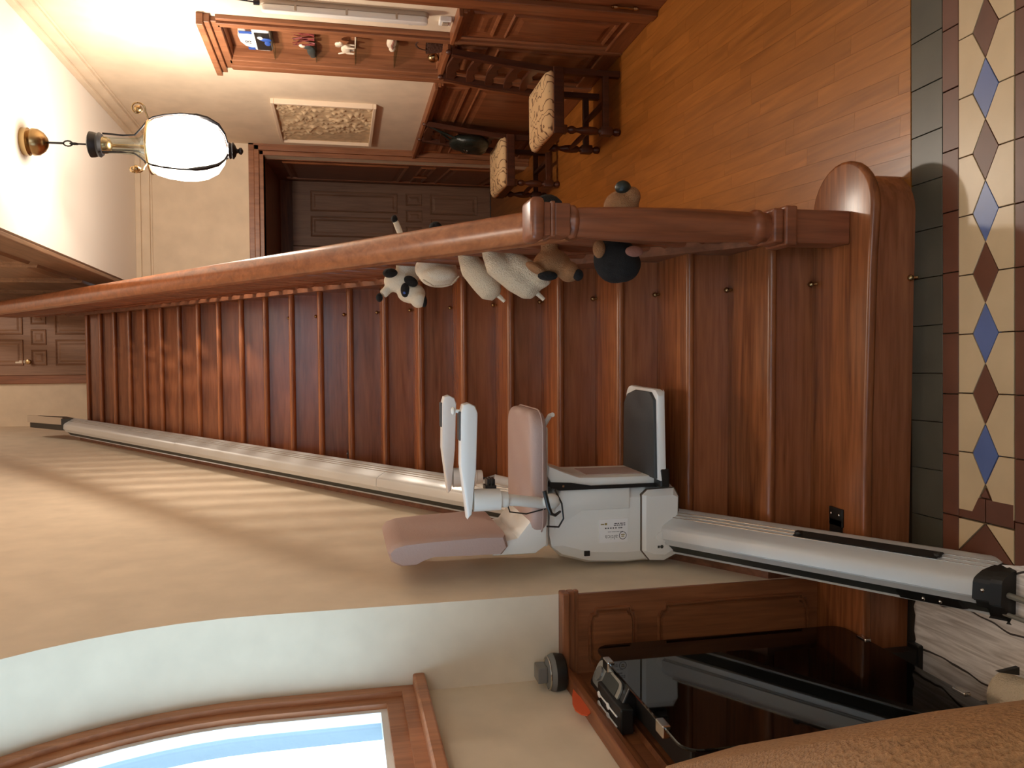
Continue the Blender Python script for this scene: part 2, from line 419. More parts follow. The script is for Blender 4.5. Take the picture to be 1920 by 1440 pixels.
# ---- panelling of the embrasure
trim = struct('trim_1', B().box(-.95, XL-.001, 2.318, 2.335, .165, .985), 'panelz', frame=ST)
def cap_mould(b, p0, p1, n):
    """three stepped fillets along p0-p1 projecting along n, top at z=1.035"""
    for z0, z1, d in ((.975, .99, .018), (.99, 1.012, .030), (1.012, 1.035, .048)):
        x0, x1 = sorted((p0[0], p1[0])); y0, y1 = sorted((p0[1], p1[1]))
        if n[0] > 0: b.box(x0, x0+d, y0, y1, z0, z1, .004)
        elif n[0] < 0: b.box(x1-d, x1, y0, y1, z0, z1, .004)
        elif n[1] < 0: b.box(x0, x1, y1-d, y1, z0, z1, .004)
    return b
obj('cap_moulding', cap_mould(B(), (-.95, 2.335), (XL+.012, 2.335), (0, -1)), 'panelx', trim, ST)
def ogee(b, x0, x1, z0, z1, y, r=.022):
    pts = []
    for (cx, cz, sx, sz) in ((x1, z1, -1, -1), (x0, z1, 1, -1), (x0, z0, 1, 1), (x1, z0, -1, 1)):
        c = [(cx, cz+sz*r*1.3), (cx+sx*r*.9, cz+sz*r*1.1), (cx+sx*r*1.1, cz+sz*.4*r), (cx+sx*r*2.2, cz)]
        pts += c if sx*sz > 0 else c[::-1]
    rings = []
    mx, mz = (x0+x1)/2, (z0+z1)/2
    for k, d in ((1.0, 0), (.985, .011), (.955, .011), (.94, -.004), (.90, -.004), (.83, .009)):
        rings.append([(mx+(px-mx)*(1-(1-k)*.12/(x1-x0)*1.6), y-d, mz+(pz-mz)*(1-(1-k)*.12/(z1-z0)*1.6)) for px, pz in pts])
    b.loft(rings, cap=False); b.poly(rings[-1]); return b
obj('small_panel', ogee(B(), -.925, -.735, .79, .945, 2.317, .016), 'panelz', trim, ST)
obj('tall_panel', ogee(B(), -.925, -.735, .20, .72, 2.317, .018), 'panelz', trim, ST)
trim2 = struct('trim_2', B().box(-.95, -.935, .37, 2.318, 0, .985), 'panelz', frame=ST)
obj('cap_moulding', cap_mould(B(), (-.95, .37), (-.95, 2.30), (1, 0)), 'panely', trim2, ST)
for i in range(3):
    y0 = .45+.62*i
    obj('panel', B().rpanel((-.935, y0, .12), (0, 1, 0), (0, 0, 1), (1, 0, 0), .55, .62), 'panelz', trim2, ST)
    obj('panel', B().rpanel((-.935, y0, .79), (0, 1, 0), (0, 0, 1), (1, 0, 0), .55, .155), 'panelz', trim2, ST)

# ---- wall behind the top landing, upper walls and ceilings
struct('wall_top_landing', B().box(-.9, 3.2, 9.2, 9.35, 2.9, 6.3), 'wall', frame=ST)
struct('ceiling_upper', B().box(-1.1, 3.2, 1.3, 9.4, 6.3, 6.4), 'ceil')
struct('wall_upper_front', B().box(-1.1, 3.2, 1.3, 1.4, 3.27, 6.3), 'wall')
struct('wall_upper_right', B().box(3.1, 3.2, 1.3, 9.4, 3.27, 6.3), 'wall')
struct('floor_landing', B().box(XL, 3.2, 7.42, 9.2, TOP-.25, TOP-.002), 'tread', frame=ST)
ce = B().box(.72, 3.1, 1.4, 9.2, 3.29, 3.42); ce.box(-1.1, 2.1, -1.7, 1.45, 3.27, 3.40)
struct('ceiling_hall', ce, 'ceil')
fs = struct('wall_gallery', B().box(.69, .735, 1.4, 9.19, 3.33, 4.95), 'gallery', frame=I4)
obj('edge_moulding', B().box(.672, .70, 1.4, 9.15, 3.27, 3.335, .006), 'gallery', fs)
obj('top_rail', B().box(.665, .76, 1.4, 9.18, 4.95, 5.01, .01), 'rail', fs)
for i in range(8):
    obj('panel', B().rpanel((.69, 2.0+.88*i, 3.52), (0, 1, 0), (0, 0, 1), (-1, 0, 0), .76, 1.25, .03, .018), 'gallery', fs)

# ---- right-hand hall: right wall with niche opening, far wall with doorway, passage
NY0, NY1, NZ0, NZ1 = 4.645, 5.13, 1.042, 2.30
wr = B()
wr.box(1.92, 2.4, -1.7, NY0, 0, 3.3); wr.box(1.92, 2.4, NY1, 7.06, 0, 3.3)
wr.box(1.92, 2.4, NY0, NY1, 0, NZ0); wr.box(1.92, 2.4, NY0, NY1, NZ1, 3.3); wr.box(2.0, 2.4, NY0, NY1, NZ0, NZ1)
struct('wall_right', wr, 'wall')
wf = B()
wf.box(1.84, 2.4, 7.05, 7.2, 0, 3.3); wf.box(.45, 1.84, 7.05, 7.2, 2.29, 3.3); wf.box(.45, .62, 7.05, 7.2, 0, 2.29)
struct('wall_far', wf, 'wall')
wb = B().box(-1.1, -.9, -1.8, -1.7, 0, 3.3); wb.box(1.4, 2.4, -1.8, -1.7, 0, 3.3); wb.box(-.9, 1.4, -1.8, -1.7, 0, 1.75); wb.box(-.9, 1.4, -1.8, -1.7, 2.75, 3.3)
struct('wall_back', wb, 'wall')
# glazed opening added unseen behind the camera to send daylight onto lift and risers
w2 = B()
for xx in (-.9, -.13, .63, 1.36): w2.box(xx, xx+.045, -1.78, -1.72, 1.75, 2.75)
w2.box(-.9, 1.4, -1.78, -1.72, 1.75, 1.80); w2.box(-.9, 1.4, -1.78, -1.72, 2.70, 2.75)
w2o = struct('fill_window', w2, 'winw')
for xx in (-.855, -.085, .675): obj('window_pane', B().box(xx, xx+.69, -1.753, -1.747, 1.8, 2.7), 'pane', w2o)
pj = struct('wall_passage_right', B().prism([(1.835, 7.2), (2.06, 8.95), (2.3, 8.95), (2.3, 7.2)], 'z', 0, 2.29), 'panelz')
_L = math.hypot(.225, 1.75); UJ = Vector((.225/_L, 1.75/_L, 0)); NJ = Vector((-1.75/_L, .225/_L, 0)); OJ = Vector((1.835, 7.2, 0))
for a, b_, z0, z1 in ((.10, 1.5, 1.05, 2.16), (.10, .75, .80, .94), (.90, 1.5, .80, .94), (.10, 1.5, .14, .68)):
    obj('panel', B().rpanel(OJ + UJ*a + Vector((0, 0, z0)), UJ, (0, 0, 1), NJ, b_-a, z1-z0, .025, .014), 'panelz', pj)
obj('door_stile', B().box(1.99, 2.05, 8.55, 8.60, 0, 2.2, .008), 'panelz', pj)
struct('wall_passage_left', B().box(.45, .62, 7.2, 8.95, 0, 2.29), 'panelz')
struct('ceiling_passage', B().box(.45, 2.3, 7.05, 8.95, 2.29, 2.36), 'panelx')
struct('wall_passage_end', B().box(.45, 2.4, 8.96, 9.1, 0, 2.36), 'panelx')
def panel_door(name, y, z0, x0, x1, h, rowz, frame, extra=0, mat='doorw'):
    d = struct(name, B().box(x0, x1, y-.045, y, z0, z0+h, .004), mat, frame=frame)
    W = x1-x0; st = .10
    for (a, b_, n) in rowz:
        cw = (W-2*st-(n-1)*.05)/n
        for k in range(n):
            obj('door_panel', B().rpanel((x0+st+k*(cw+.05), y-.045, z0+a), (1, 0, 0), (0, 0, 1), (0, -1, 0), cw, b_-a, .016, .012), mat, d, frame)
    return d
for k, nm in ((0, 'door_1'), (1, 'door_2')):
    x1 = 2.055-.70*k
    d = panel_door(nm, 8.955, .005, x1-.695, x1, 2.16, ((1.04, 1.97, 2), (.77, .95, 3), (.15, .68, 2)), I4)
    hx = x1-.655
    b = B().lathe([(.012, 0), (.012, .03), (.024, .04), (.024, .06), (.01, .07)], (hx, 8.91, 1.02), 10, 'y')
    b2 = B().box(hx-.02, hx+.02, 8.902, 8.910, 1.02, 1.16, .003)
    obj('door_handle', b, 'brass', d); obj('finger_plate', b2, 'china', d)
# doorway casing (stepped architrave)
cs = B()
for o_, i_, yy in ((.12, .075, 7.03), (.075, .035, 7.018), (.035, 0, 7.036)):
    cs.box(1.83+i_ if i_ else 1.828, 1.83+o_, yy, 7.052, 0, 2.29+o_, .004)
    cs.box(.62-o_, 1.83+o_, yy, 7.052, 2.29+i_, 2.29+o_, .004)
    cs.box(.62-o_, .62-i_, yy, 7.052, 0, 2.29+o_, .004)
struct('trim_3', cs, 'nich')
# cornice
cn = B()
for z0, z1, d in ((3.17, 3.185, .012), (3.185, 3.25, .03), (3.25, 3.29, .05)):
    cn.box(1.92-d, 1.925, 1.4, 7.05, z0, z1, .003); cn.box(.73, 1.93, 7.05-d, 7.055, z0, z1, .003)
struct('trim_4', cn, 'wall')
# wainscot of the right wall
wn = struct('trim_5', B().box(1.905, 1.925, 4.17, 7.03, 0, .99), 'panelz')
cb = B()
for z0, z1, d in ((.985, 1.0, .042), (1.0, 1.022, .052), (1.022, 1.045, .072)):
    cb.box(1.92-d, 1.925, 4.17, 4.545, z0, z1, .004); cb.box(1.92-d, 1.925, 5.285, 7.03, z0, z1, .004); cb.box(1.92-d+.008, 1.925, 4.645, 5.13, z0, z1, .004)
obj('cap_moulding', cb, 'panely', wn)
obj('plinth', B().box(1.888, 1.91, 4.17, 7.03, 0, .11, .006), 'panely', wn)
for y0, y1 in ((4.215, 4.515), (4.68, 5.10), (5.36, 6.32), (6.42, 6.98)):
    for z0, z1 in ((.80, .96), (.14, .74)):
        obj('panel', B().rpanel((1.905, y0, z0), (0, 1, 0), (0, 0, 1), (-1, 0, 0), y1-y0, z1-z0, .020, .011), 'panelz', wn)
# niche surround running to the floor
ns = B()
for y0, y1, d in ((4.545, 4.575, .022), (4.575, 4.61, .036), (4.61, 4.65, .026)): ns.box(1.92-d, 1.925, y0, y1, 0, 2.31, .003)
for y0, y1, d in ((5.125, 5.18, .026), (5.18, 5.23, .040), (5.23, 5.285, .026)): ns.box(1.92-d, 1.925, y0, y1, 0, 2.31, .003)
for z0, z1, d, e in ((2.295, 2.34, .026, 0), (2.34, 2.37, .045, .03), (2.37, 2.405, .065, .04)): ns.box(1.92-d, 1.925, 4.575-e, 5.255+e, z0, z1, .003)
nt = struct('trim_6', ns, 'nich')
li = B(); li.box(1.985, 2.005, NY0, NY1, NZ0, NZ1); li.box(1.92, 1.99, NY0-.001, NY0+.012, NZ0, NZ1); li.box(1.92, 1.99, NY1-.012, NY1+.001, NZ0, NZ1)
li.box(1.92, 1.99, NY0, NY1, NZ0-.002, NZ0+.014); li.box(1.92, 1.99, NY0, NY1, NZ1-.012, NZ1+.002)
obj('niche_lining', li, 'nich', nt)
SHZ = (2.045, 1.80, 1.565, 1.325)
for z in SHZ: obj('glass_shelf', B().box(1.912, 1.984, NY0+.013, NY1-.013, z-.007, z), 'shelfglass', nt)
# near door casing with bolt at the right edge of view
dc = struct('door_3', B().box(1.90, 1.93, 3.1, 4.03, 0, 2.2, .004), 'panelz')
obj('door_casing', B().box(1.872, 1.925, 4.03, 4.10, 0, 2.27, .006).box(1.885, 1.925, 4.10, 4.165, 0, 2.27, .006), 'panelz', dc)
obj('door_bolt', B().tube([(1.888, 4.0, .12), (1.888, 4.0, .27)], .007, 8).lathe([(.011, 0), (.011, .02)], (1.888, 4.0, .13), 8).lathe([(.011, 0), (.011, .02)], (1.888, 4.0, .24), 8), 'brass', dc)

# ================================================================ STAIRCASE
st = thing('staircase', 'long straight varnished wooden staircase climbing from the tiled hall', 'staircase', (0, 2.1, 0), ST)
for i in range(23):
    y0, z = YS[i], ZS[i]; y1 = (YS[i+1]+.045) if i < 22 else 7.5
    zb = ZS[i-1] if i else 0
    if i == 0:
        ow = [(-.95, 2.085)] + [(.47+.155*math.sin(a), 2.215-.155*math.cos(a)) for a in [PI*k/14 for k in range(15)]] + [(.40, 2.37), (-.95, 2.37)]
        ow[1:1] = [(-.2, 2.085), (.30, 2.072)]
        obj('tread', B().prism(ow, 'z', z-.032, z, bev=.011, seg=3), 'tread', st, ST, smooth=50)
        iw = [(-.95, 2.102)] + [(.30, 2.092)] + [(.46+.125*math.sin(a), 2.215-.125*math.cos(a)) for a in [PI*k/14 for k in range(15)]] + [(.40, 2.345), (-.95, 2.345)]
        obj('riser', B().prism(iw, 'z', 0, z-.032), 'riser', st, ST, smooth=40)
        continue
    t = B(); hz = .032/2
    prof = [(y1, z-.032), (y1, z), (y0+.016, z)] + [(y0+.016-.016*math.sin(a), z-hz+hz*math.cos(a)) for a in [PI*k/6 for k in range(1, 6)]] + [(y0+.016, z-.032)]
    t.prism(prof, 'x', XL, XR)
    obj('tread', t, 'tread', st, ST, smooth=50)
    obj('riser', B().box(XL, XR, y0+(.022 if i < 5 else .040), y0+.06, zb-.002, z-.03), 'riser', st, ST)
for i in range(14):
    z = ZS[i-1] if i else 0
    b = B().ell((.262, YS[i]+.006, z+.014), (.010, .013, .010), seg=8, rings=6); b.tube([(.262, YS[i]+.02, z+.014), (.262, YS[i]+.002, z+.010), (.262, YS[i]-.012, z+.001)], .004, 6)
    obj('brass_stud', b, 'brass', st, ST, smooth=True)
def slope_slab(b, x0, x1, y0, y1, c0, c1, bev=0):
    return b.prism([(y0, nl(y0)+c0), (y1, nl(y1)+c0), (y1, nl(y1)+c1), (y0, nl(y0)+c1)], 'x', x0, x1, bev, 2)
b = slope_slab(B(), XR, XR+.045, 2.24, 7.55, -.30, .045); slope_slab(b, XR-.008, XR+.055, 2.24, 7.55, .045, .07)
obj('right_string', b, 'string', st, ST)
b = slope_slab(B(), XL-.001, XL+.022, 2.335, 7.55, -.25, -.02); slope_slab(b, XL-.001, XL+.032, 2.335, 7.55, -.03, -.005)
obj('wall_string', b, 'string', st, ST)
sp = B().prism([(2.3, 0), (7.5, 0), (7.5, nl(7.5)-.28), (2.62, .17), (2.3, .17)], 'x', XR+.004, XR+.03)
spo = struct('wall_under_stair', sp, 'panelz', frame=ST)
for i in range(5):
    y0 = 3.1+.85*i; obj('panel', B().rpanel((XR+.03, y0, .15), (0, 1, 0), (0, 0, 1), (1, 0, 0), .7, max(.12, min(2.2, nl(y0)-.6)), .024, .014), 'panelz', spo, ST)

# ---- balustrade
bl = thing('balustrade', 'polished wooden stair balustrade with square newel post and moulded handrail', 'railing', (.42, 2.21, .165), ST)
NX, NYY = .418, 2.215
nb_ = B(); nb_.box(NX-.05, NX+.05, NYY-.05, NYY+.05, .165, .37, .004)
obj('newel_base', nb_, 'post', bl, ST)
nm_ = B(); nm_.box(NX-.059, NX+.059, NYY-.059, NYY+.059, .345, .385, .006); nm_.box(NX-.052, NX+.052, NYY-.052, NYY+.052, .385, .42, .008)
obj('newel_moulding', nm_, 'post', bl, ST)
obj('newel_shaft', B().lathe([(.044, .42), (.046, .435), (.052, .445), (.053, .458), (.047, .468), (.044, .475), (.046, .50), (.049, .60), (.049, .75), (.046, .90), (.042, 1.0), (.040, 1.012), (.047, 1.018), (.048, 1.028), (.041, 1.036), (.040, 1.05)], (NX, NYY, 0), 24), 'post', bl, ST, smooth=50)
nc = B(); nc.box(NX-.045, NX+.045, NYY-.045, NYY+.045, 1.04, 1.085, .003); nc.box(NX-.050, NX+.050, NYY-.050, NYY+.050, 1.085, 1.098, .004); nc.box(NX-.046, NX+.046, NYY-.046, NYY+.046, 1.098, 1.118, .003)
obj('newel_neck', nc, 'post', bl, ST)
obj('newel_cap', B().box(NX-.060, NX+.060, NYY-.060, NYY+.060, 1.116, 1.158, .016, 4), 'post', bl, ST, smooth=40)
prof = [(-.050, .715), (-.052, .735), (-.046, .748), (-.050, .760), (-.044, .778), (-.028, .790), (0, .794), (.028, .790), (.044, .778), (.050, .760), (.046, .748), (.052, .735), (.050, .715), (.030, .706), (-.030, .706)]
XH = .422
rings = []
for y in [2.26+.28*i for i in range(24)]:
    rings.append([(XH+a, y, nl(y)+c) for a, c in prof])
obj('handrail', B().loft(rings), 'rail', bl, ST, smooth=50)
# one baluster, then copies
pb = [(.018, -.01), (.018, .05), (.022, .06), (.015, .075), (.017, .12), (.025, .20), (.026, .25), (.019, .36), (.014, .46), (.014, .53), (.020, .545), (.014, .56), (.016, .62), (.016, .66)]
BAL0 = None; y = 2.42; k = 0
while y < 8.2:
    if BAL0 is None:
        BAL0 = obj('baluster', B().lathe([(r, nl(y)+.07+h) for r, h in pb], (.414, y, 0), 10), 'post', bl, ST, smooth=50); y00 = y
    else:
        c = BAL0.copy(); COL.objects.link(c); c.matrix_parent_inverse = I4.copy()
        c.location = (0, y-y00, SL*(y-y00))
    y += .118
# upper door
panel_door('door_4', 9.2, TOP, -.16, .63, 2.05, ((1.09, 1.93, 2), (.87, 1.02, 3), (.16, .79, 2)), ST)
d4 = bpy.data.objects['door_4']
obj('door_knob', B().lathe([(.01, 0), (.01, -.03), (.026, -.045), (.022, -.07), (.001, -.075)], (-.02, 9.155, TOP+1.03), 12, 'y'), 'brass', d4, ST, smooth=True)
obj('keyhole_plate', B().box(-.035, -.005, 9.150, 9.156, TOP+1.08, TOP+1.17, .002), 'china', d4, ST)
b = B().box(-.25, -.16, 9.165, 9.21, TOP, TOP+2.14, .006); b.box(.63, .72, 9.165, 9.21, TOP, TOP+2.14, .006); b.box(-.25, .72, 9.165, 9.21, TOP+2.05, TOP+2.14, .006)
obj('door_casing', b, 'panelz', d4, ST)

# ================================================================ STAIRLIFT RAIL
rl = thing('stairlift_rail', 'pale aluminium stairlift rail running up the stairs beside the left wall', 'stairlift rail', (-.57, 1.72, 0), ST)
RX = -.495
# cross-section (x, c): grooved flank, rounded crown, wide flat, seam, lower ledge, wall lip
rp_ = [(-.500, .026), (-.496, .040), (-.497, .050), (-.512, .078), (-.529, .108), (-.541, .126), (-.549, .134), (-.559, .137), (-.590, .139), (-.5925, .133), (-.5945, .133), (-.596, .127), (-.612, .122), (-.614, .112), (-.614, .090), (-.640, .082), (-.645, .086), (-.645, .078), (-.638, .030)]
def rail_seg(y0, y1, m):
    return B().loft([[(x, y, nl(y)+c) for x, c in rp_] for y in (y0, y1)])
cuts = (1.748, 3.86, 5.70, 7.52)
for a, b_ in zip(cuts, cuts[1:]):
    obj('rail_section', rail_seg(a+.0015, b_-.0015, 'aluw'), 'aluw', rl, ST, smooth=30)
# fine ridges and the dark gear slot
for x, c in ((-.5065, .068), (-.5135, .081), (-.5205, .093)):
    obj('ridge', B().tube([(x+.0006, y, nl(y)+c+.0008) for y in (1.755, 7.51)], 0.0014, 6), 'chrome', rl, ST)
b = B().loft([[(-.615, y, nl(y)+.110), (-.615, y, nl(y)+.091), (-.638, y, nl(y)+.083), (-.638, y, nl(y)+.088)] for y in (1.755, 7.5)])
obj('gear_slot', b, 'slot', rl, ST)
ca = B()
for y0, y1, e in ((1.716, 1.756, .006), (1.698, 1.720, .012)):
    ca.loft([[(x+(e if x > -.56 else -e), y, nl(y)+c+(e if c > .08 else -.03 if y0 < 1.70 else -.02)) for x, c in rp_] for y in (y0, y1)])
obj('lower_end_cap', ca, 'black', rl, ST)
obj('cap_screw', B().ell((-.571, 1.738, nl(1.73)+.146), (.007, .007, .007), seg=8, rings=6), 'chrome', rl, ST, smooth=True)
cu = B().prism([(7.515, nl(7.515)+.02), (7.515, nl(7.515)+.15), (7.93, 4.42), (7.99, 4.36), (7.80, 4.08), (7.66, 4.0)], 'x', -.60, -.50)
obj('upper_end_bracket', cu, 'black', rl, ST)
obj('upper_cover_plate', B().prism([(7.52, nl(7.52)+.152), (7.52, nl(7.52)+.142), (7.925, 4.425), (7.915, 4.435)], 'x', -.552, -.49), 'ivory2', rl, ST)
# clips on the rail near the bottom
b = B(); b.loft([[(x+.004, y, nl(y)+c+.003) for x, c in ((-.505, .070), (-.519, .095), (-.522, .090), (-.509, .066))] for y in (1.86, 2.19)])
obj('black_clip_strip', b, 'black', rl, ST)
for yy in (1.865, 2.185): obj('clip_end', B().ell((-.508, yy, nl(yy)+.084), (.009, .014, .011), seg=8, rings=6), 'black', rl, ST, smooth=True)
b = B(); b.loft([[(-.614, y, nl(y)+.108), (-.617, y, nl(y)+.118), (-.640, y, nl(y)+.100), (-.640, y, nl(y)+.084)] for y in (1.80, 1.93)])
obj('limit_switch', b, 'black', rl, ST)
b = B()
for yy in (1.84, 1.875): b.ell((-.629, yy, nl(yy)+.110), (.006, .006, .005), seg=8, rings=5)
obj('switch_screw', b, 'chrome', rl, ST, smooth=True)
# feet screwed to the treads
for i in (0, 4, 9, 13, 17, 21):
    yc = YS[i]+.13; z = ZS[i]
    b = B().box(-.47-.03, -.455+.012, yc-.035, yc+.035, z, z+.006, .002) if i == 0 else B().box(-.52, -.48, yc-.03, yc+.03, z, z+.006, .002)
    b.box(-.55, -.545, yc-.03, yc+.03, z, max(z+.02, nl(yc)+.04)); b.box(-.55, -.48, yc-.03, yc+.03, z, z+.006)
    f = obj('rail_foot', b, 'black', rl, ST)
    sc = B()
    for dy in (-.02, .02): sc.ell((-.463 if i == 0 else -.495, yc+dy, z+.008), (.005, .005, .003), seg=8, rings=5)
    obj('foot_screw', sc, 'chrome', f, ST, smooth=True)
cb_ = obj('supply_cable', B().tube([(-.575, 1.71, .03), (-.58, 1.6, .012), (-.55, 1.5, .010), (-.50, 1.35, .010)], .008, 8), 'cable', rl, ST, smooth=True)
obj('earth_lead', B().tube([(-.625, 1.71, .03), (-.63, 1.6, .012), (-.63, 1.5, .010), (-.60, 1.35, .010)], .006, 8), 'cable', rl, ST, smooth=True)

# ================================================================ STAIRLIFT CHAIR
ch = thing('stairlift_chair', 'ivory stairlift chair with mauve cushions riding on the aluminium rail', 'stairlift', (-.54, 2.7, .60), ST)
CY0, CY1 = 2.575, 2.83
def body_ring(y, gx=0):
    return [(-.405-gx, y, .60), (-.402-gx, y, .74), (-.405-gx, y, .90), (-.412-gx, y, .985), (-.430, y, .999), (-.56, y, 1.003), (-.60, y, .995), (-.645+gx, y, .955), (-.672+gx, y, .86), (-.680+gx, y, .74), (-.676+gx, y, .60)]
rings = [body_ring(CY0, .05), body_ring(CY0-.012, .03)] 
rings = [[(x, CY0-.014, z) for x, y, z in body_ring(0, .045)], [(x, CY0+.004, z) for x, y, z in body_ring(0, .012)], [(x, CY0+.03, z) for x, y, z in body_ring(0)], [(x, CY1, z) for x, y, z in body_ring(0)]]
obj('carriage', B().loft(rings), 'ivory', ch, ST, smooth=28)
# lower cover: separate moulding below a dark seam
obj('seam', B().prism([(-.415, .598), (-.668, .598), (-.666, .606), (-.418, .606)], 'y', CY0-.010, CY1-.01), 'slot', ch, ST)
def cov(y, g): return [(-.415-g, y, .664-g*.5), (-.44, y, .683-g*.5), (-.63, y, .683-g*.5), (-.672+g, y, .655-g*.5), (-.676+g, y, .60), (-.655+g, y, .552+g*.3), (-.61, y, .545+g*.3), (-.55, y, .547+g*.3), (-.45, y, .545+g*.3), (-.412-g, y, .562+g*.3)]
def seam_ring(y): return [(-.545+(x+.545)*1.016, yy, .61+(z-.61)*1.05) for x, yy, z in cov(y, .008)]
obj('cover_seam', B().loft([seam_ring(CY0-.022), seam_ring(CY0-.010)]), 'seam', ch, ST)
obj('lower_cover', B().loft([cov(CY0-.034, .030), cov(CY0-.022, .008), cov(CY0+.02, 0), cov(CY1-.02, 0)]), 'ivory', ch, ST, smooth=28)
b = B(); b.lathe([(.020, 0), (.020, -.003), (.016, -.004), (.001, -.004)], (-.585, CY0-.034, .612), 16, 'y')
obj('round_cap', b, 'ivory', ch, ST, smooth=30)
obj('key_hole', B().lathe([(.006, 0), (.006, -.002)], (-.618, CY0-.033, .612), 10, 'y').box(-.622, -.614, CY0-.035, CY0-.031, .619, .627), 'slot', ch, ST)
obj('shoulder', B().prism([(-.412, .84), (-.412, .965), (-.47, .985), (-.545, .985), (-.485, .89), (-.485, .72), (-.412, .72)], 'y', CY0-.019, CY0+.01, .006), 'ivory', ch, ST, smooth=30)
fy = CY0-.0148
sk = obj('sticker', B().box(-.598, -.518, fy-.0015, fy+.001, .728, .830), 'paper', ch, ST)
def text_mesh(name, txt, size, ext, m, parent, mw):
    cu_ = bpy.data.curves.new(name, 'FONT'); cu_.body = txt; cu_.size = size; cu_.extrude = ext
    t_ = bpy.data.objects.new(name+'_src', cu_); COL.objects.link(t_)
    me = bpy.data.meshes.new_from_object(t_.evaluated_get(bpy.context.evaluated_depsgraph_get()))
    bpy.data.objects.remove(t_); me.name = name; me.materials.clear(); me.materials.append(M[m])
    o = bpy.data.objects.new(name, me); COL.objects.link(o); o.parent = parent
    o.matrix_local = parent.matrix_world.inverted() @ mw; return o
def label_text(txt, size, x, z, m, name):
    # reads up the carriage: text x -> world z, text y -> world -x
    mt = Matrix(((0, -1, 0, x), (0, 0, -1, fy-.0018), (1, 0, 0, z), (0, 0, 0, 1)))
    return text_mesh(name, txt, size, .0003, m, sk, ST @ mt)
label_text('altica', .022, -.573, .764, 'ink2', 'sticker_text')
lg = B(); bm = lg.bm
for i in range(20):
    a0, a1 = 2*PI*i/20, 2*PI*(i+1)/20
    lg.poly([(-.576+r*math.sin(a), fy-.0019, .746+r*math.cos(a)) for r, a in ((.0135, a0), (.0135, a1), (.0115, a1), (.0115, a0))])
obj('logo_ring', lg, 'ink', sk, ST)
lg2 = B(); lg2.box(-.580, -.577, fy-.0019, fy-.0016, .741, .751); lg2.box(-.574, -.571, fy-.0019, fy-.0016, .739, .752)
obj('logo_mark', lg2, 'gold', sk, ST)
tx = B()
def dashes(x, z0, seq, hgt):
    z = z0
    for wd_, gp in seq: tx.box(x-hgt/2, x+hgt/2, fy-.0019, fy-.0016, z, z+wd_); z += wd_+gp
dashes(-.549, .748, ((.004, .002), (.004, .0015), (.0025, .006), (.005, .004), (.005, .004), (.005, .004), (.005, .004), (.005, .004)), .0042)
dashes(-.540, .737, ((.006, .002), (.008, .002), (.004, .002), (.006, .002), (.009, .002)), .0026)
dashes(-.534, .737, ((.007, .002), (.010, .003), (.006, .002), (.009, .002)), .0026)
dashes(-.562, .745, ((.012, .002), (.010, .002), (.014, .002), (.012, .002)), .0014)
obj('printed_line', tx, 'ink', sk, ST)
sw = B().poly([(-.576-.0135*math.cos(PI*i/8), fy-.0019, .815+.005*math.sin(PI*i/8)) for i in range(9)]) if False else None
obj('supplier_mark', B().box(-.538, -.531, fy-.0019, fy-.0016, .802, .810).box(-.537, -.533, fy-.0019, fy-.0016, .812, .824), 'gold', sk, ST)
obj('power_switch', B().box(-.640, -.622, fy-.003, fy+.006, .862, .882, .002), 'black', ch, ST)
# right-hand column with footrest hinge
b = B().prism([(-.405, .985), (-.365, 1.01), (-.330, 1.005), (-.352, .955), (-.372, .90), (-.374, .80), (-.375, .625), (-.405, .62)], 'y', CY0-.02, CY0+.24, .006)
obj('column', b, 'ivory', ch, ST, smooth=30)
obj('column_side', B().prism([(-.402, 1.0), (-.383, 1.005), (-.388, .93), (-.400, .86), (-.400, .59), (-.412, .59), (-.412, .97)], 'y', CY0-.028, CY0+.2), 'black', ch, ST)
obj('column_inlay', B().box(-.376, -.3705, CY0+.03, CY0+.18, .66, .86, .002), 'mauve', ch, ST)
obj('column_mark', B().box(-.401, -.394, CY0-.0305, CY0-.027, .955, .962), 'chrome', ch, ST)
# footrest
ft = [(-.385, 2.50)] + [(-.10, 2.515)] + arc(-.115, 2.545, .035, -PI/2, 0, 4)[1:] + [(-.078, 2.70)] + arc(-.125, 2.77, .05, 0, PI/2, 4) + [(-.385, 2.83)]
obj('footrest', B().prism(ft, 'z', .612, .640, .006), 'white', ch, ST, smooth=30)
ft2 = [(-.380, 2.512), (-.115, 2.525)] + [(-.090, 2.56), (-.088, 2.70), (-.105, 2.775), (-.14, 2.81), (-.380, 2.818)]
obj('footrest_pad', B().prism(ft2, 'z', .638, .652, .005), 'grey', ch, ST, smooth=30)
obj('footrest_hinge', B().box(-.410, -.345, 2.50, 2.80, .600, .635, .006), 'black', ch, ST)
# seat
SX = [(-.150, .0), (-.135, .03)]
seat = rrect(-.555, -.145, 2.50, 2.89, .07, 5)
obj('seat_cushion', B().prism(seat, 'z', 1.022, 1.078, .022, 4), 'mauve', ch, ST, smooth=60)
seam = [(x*1.002, y, 1.040) for x, y in rrect(-.558, -.142, 2.497, 2.893, .072, 5)]
obj('seat_piping', B().tube(seam+seam[:1], .0025, 6), 'mauve', ch, ST, smooth=True)
sh = B().box(-.60, -.20, 2.56, 2.84, 1.006, 1.026, .006)
obj('seat_shell', sh, 'ivory', ch, ST)
obj('seat_lever', B().tube([(-.20, 2.6, 1.01), (-.165, 2.58, .995), (-.16, 2.56, .99)], .008, 8), 'ivory', ch, ST, smooth=True)
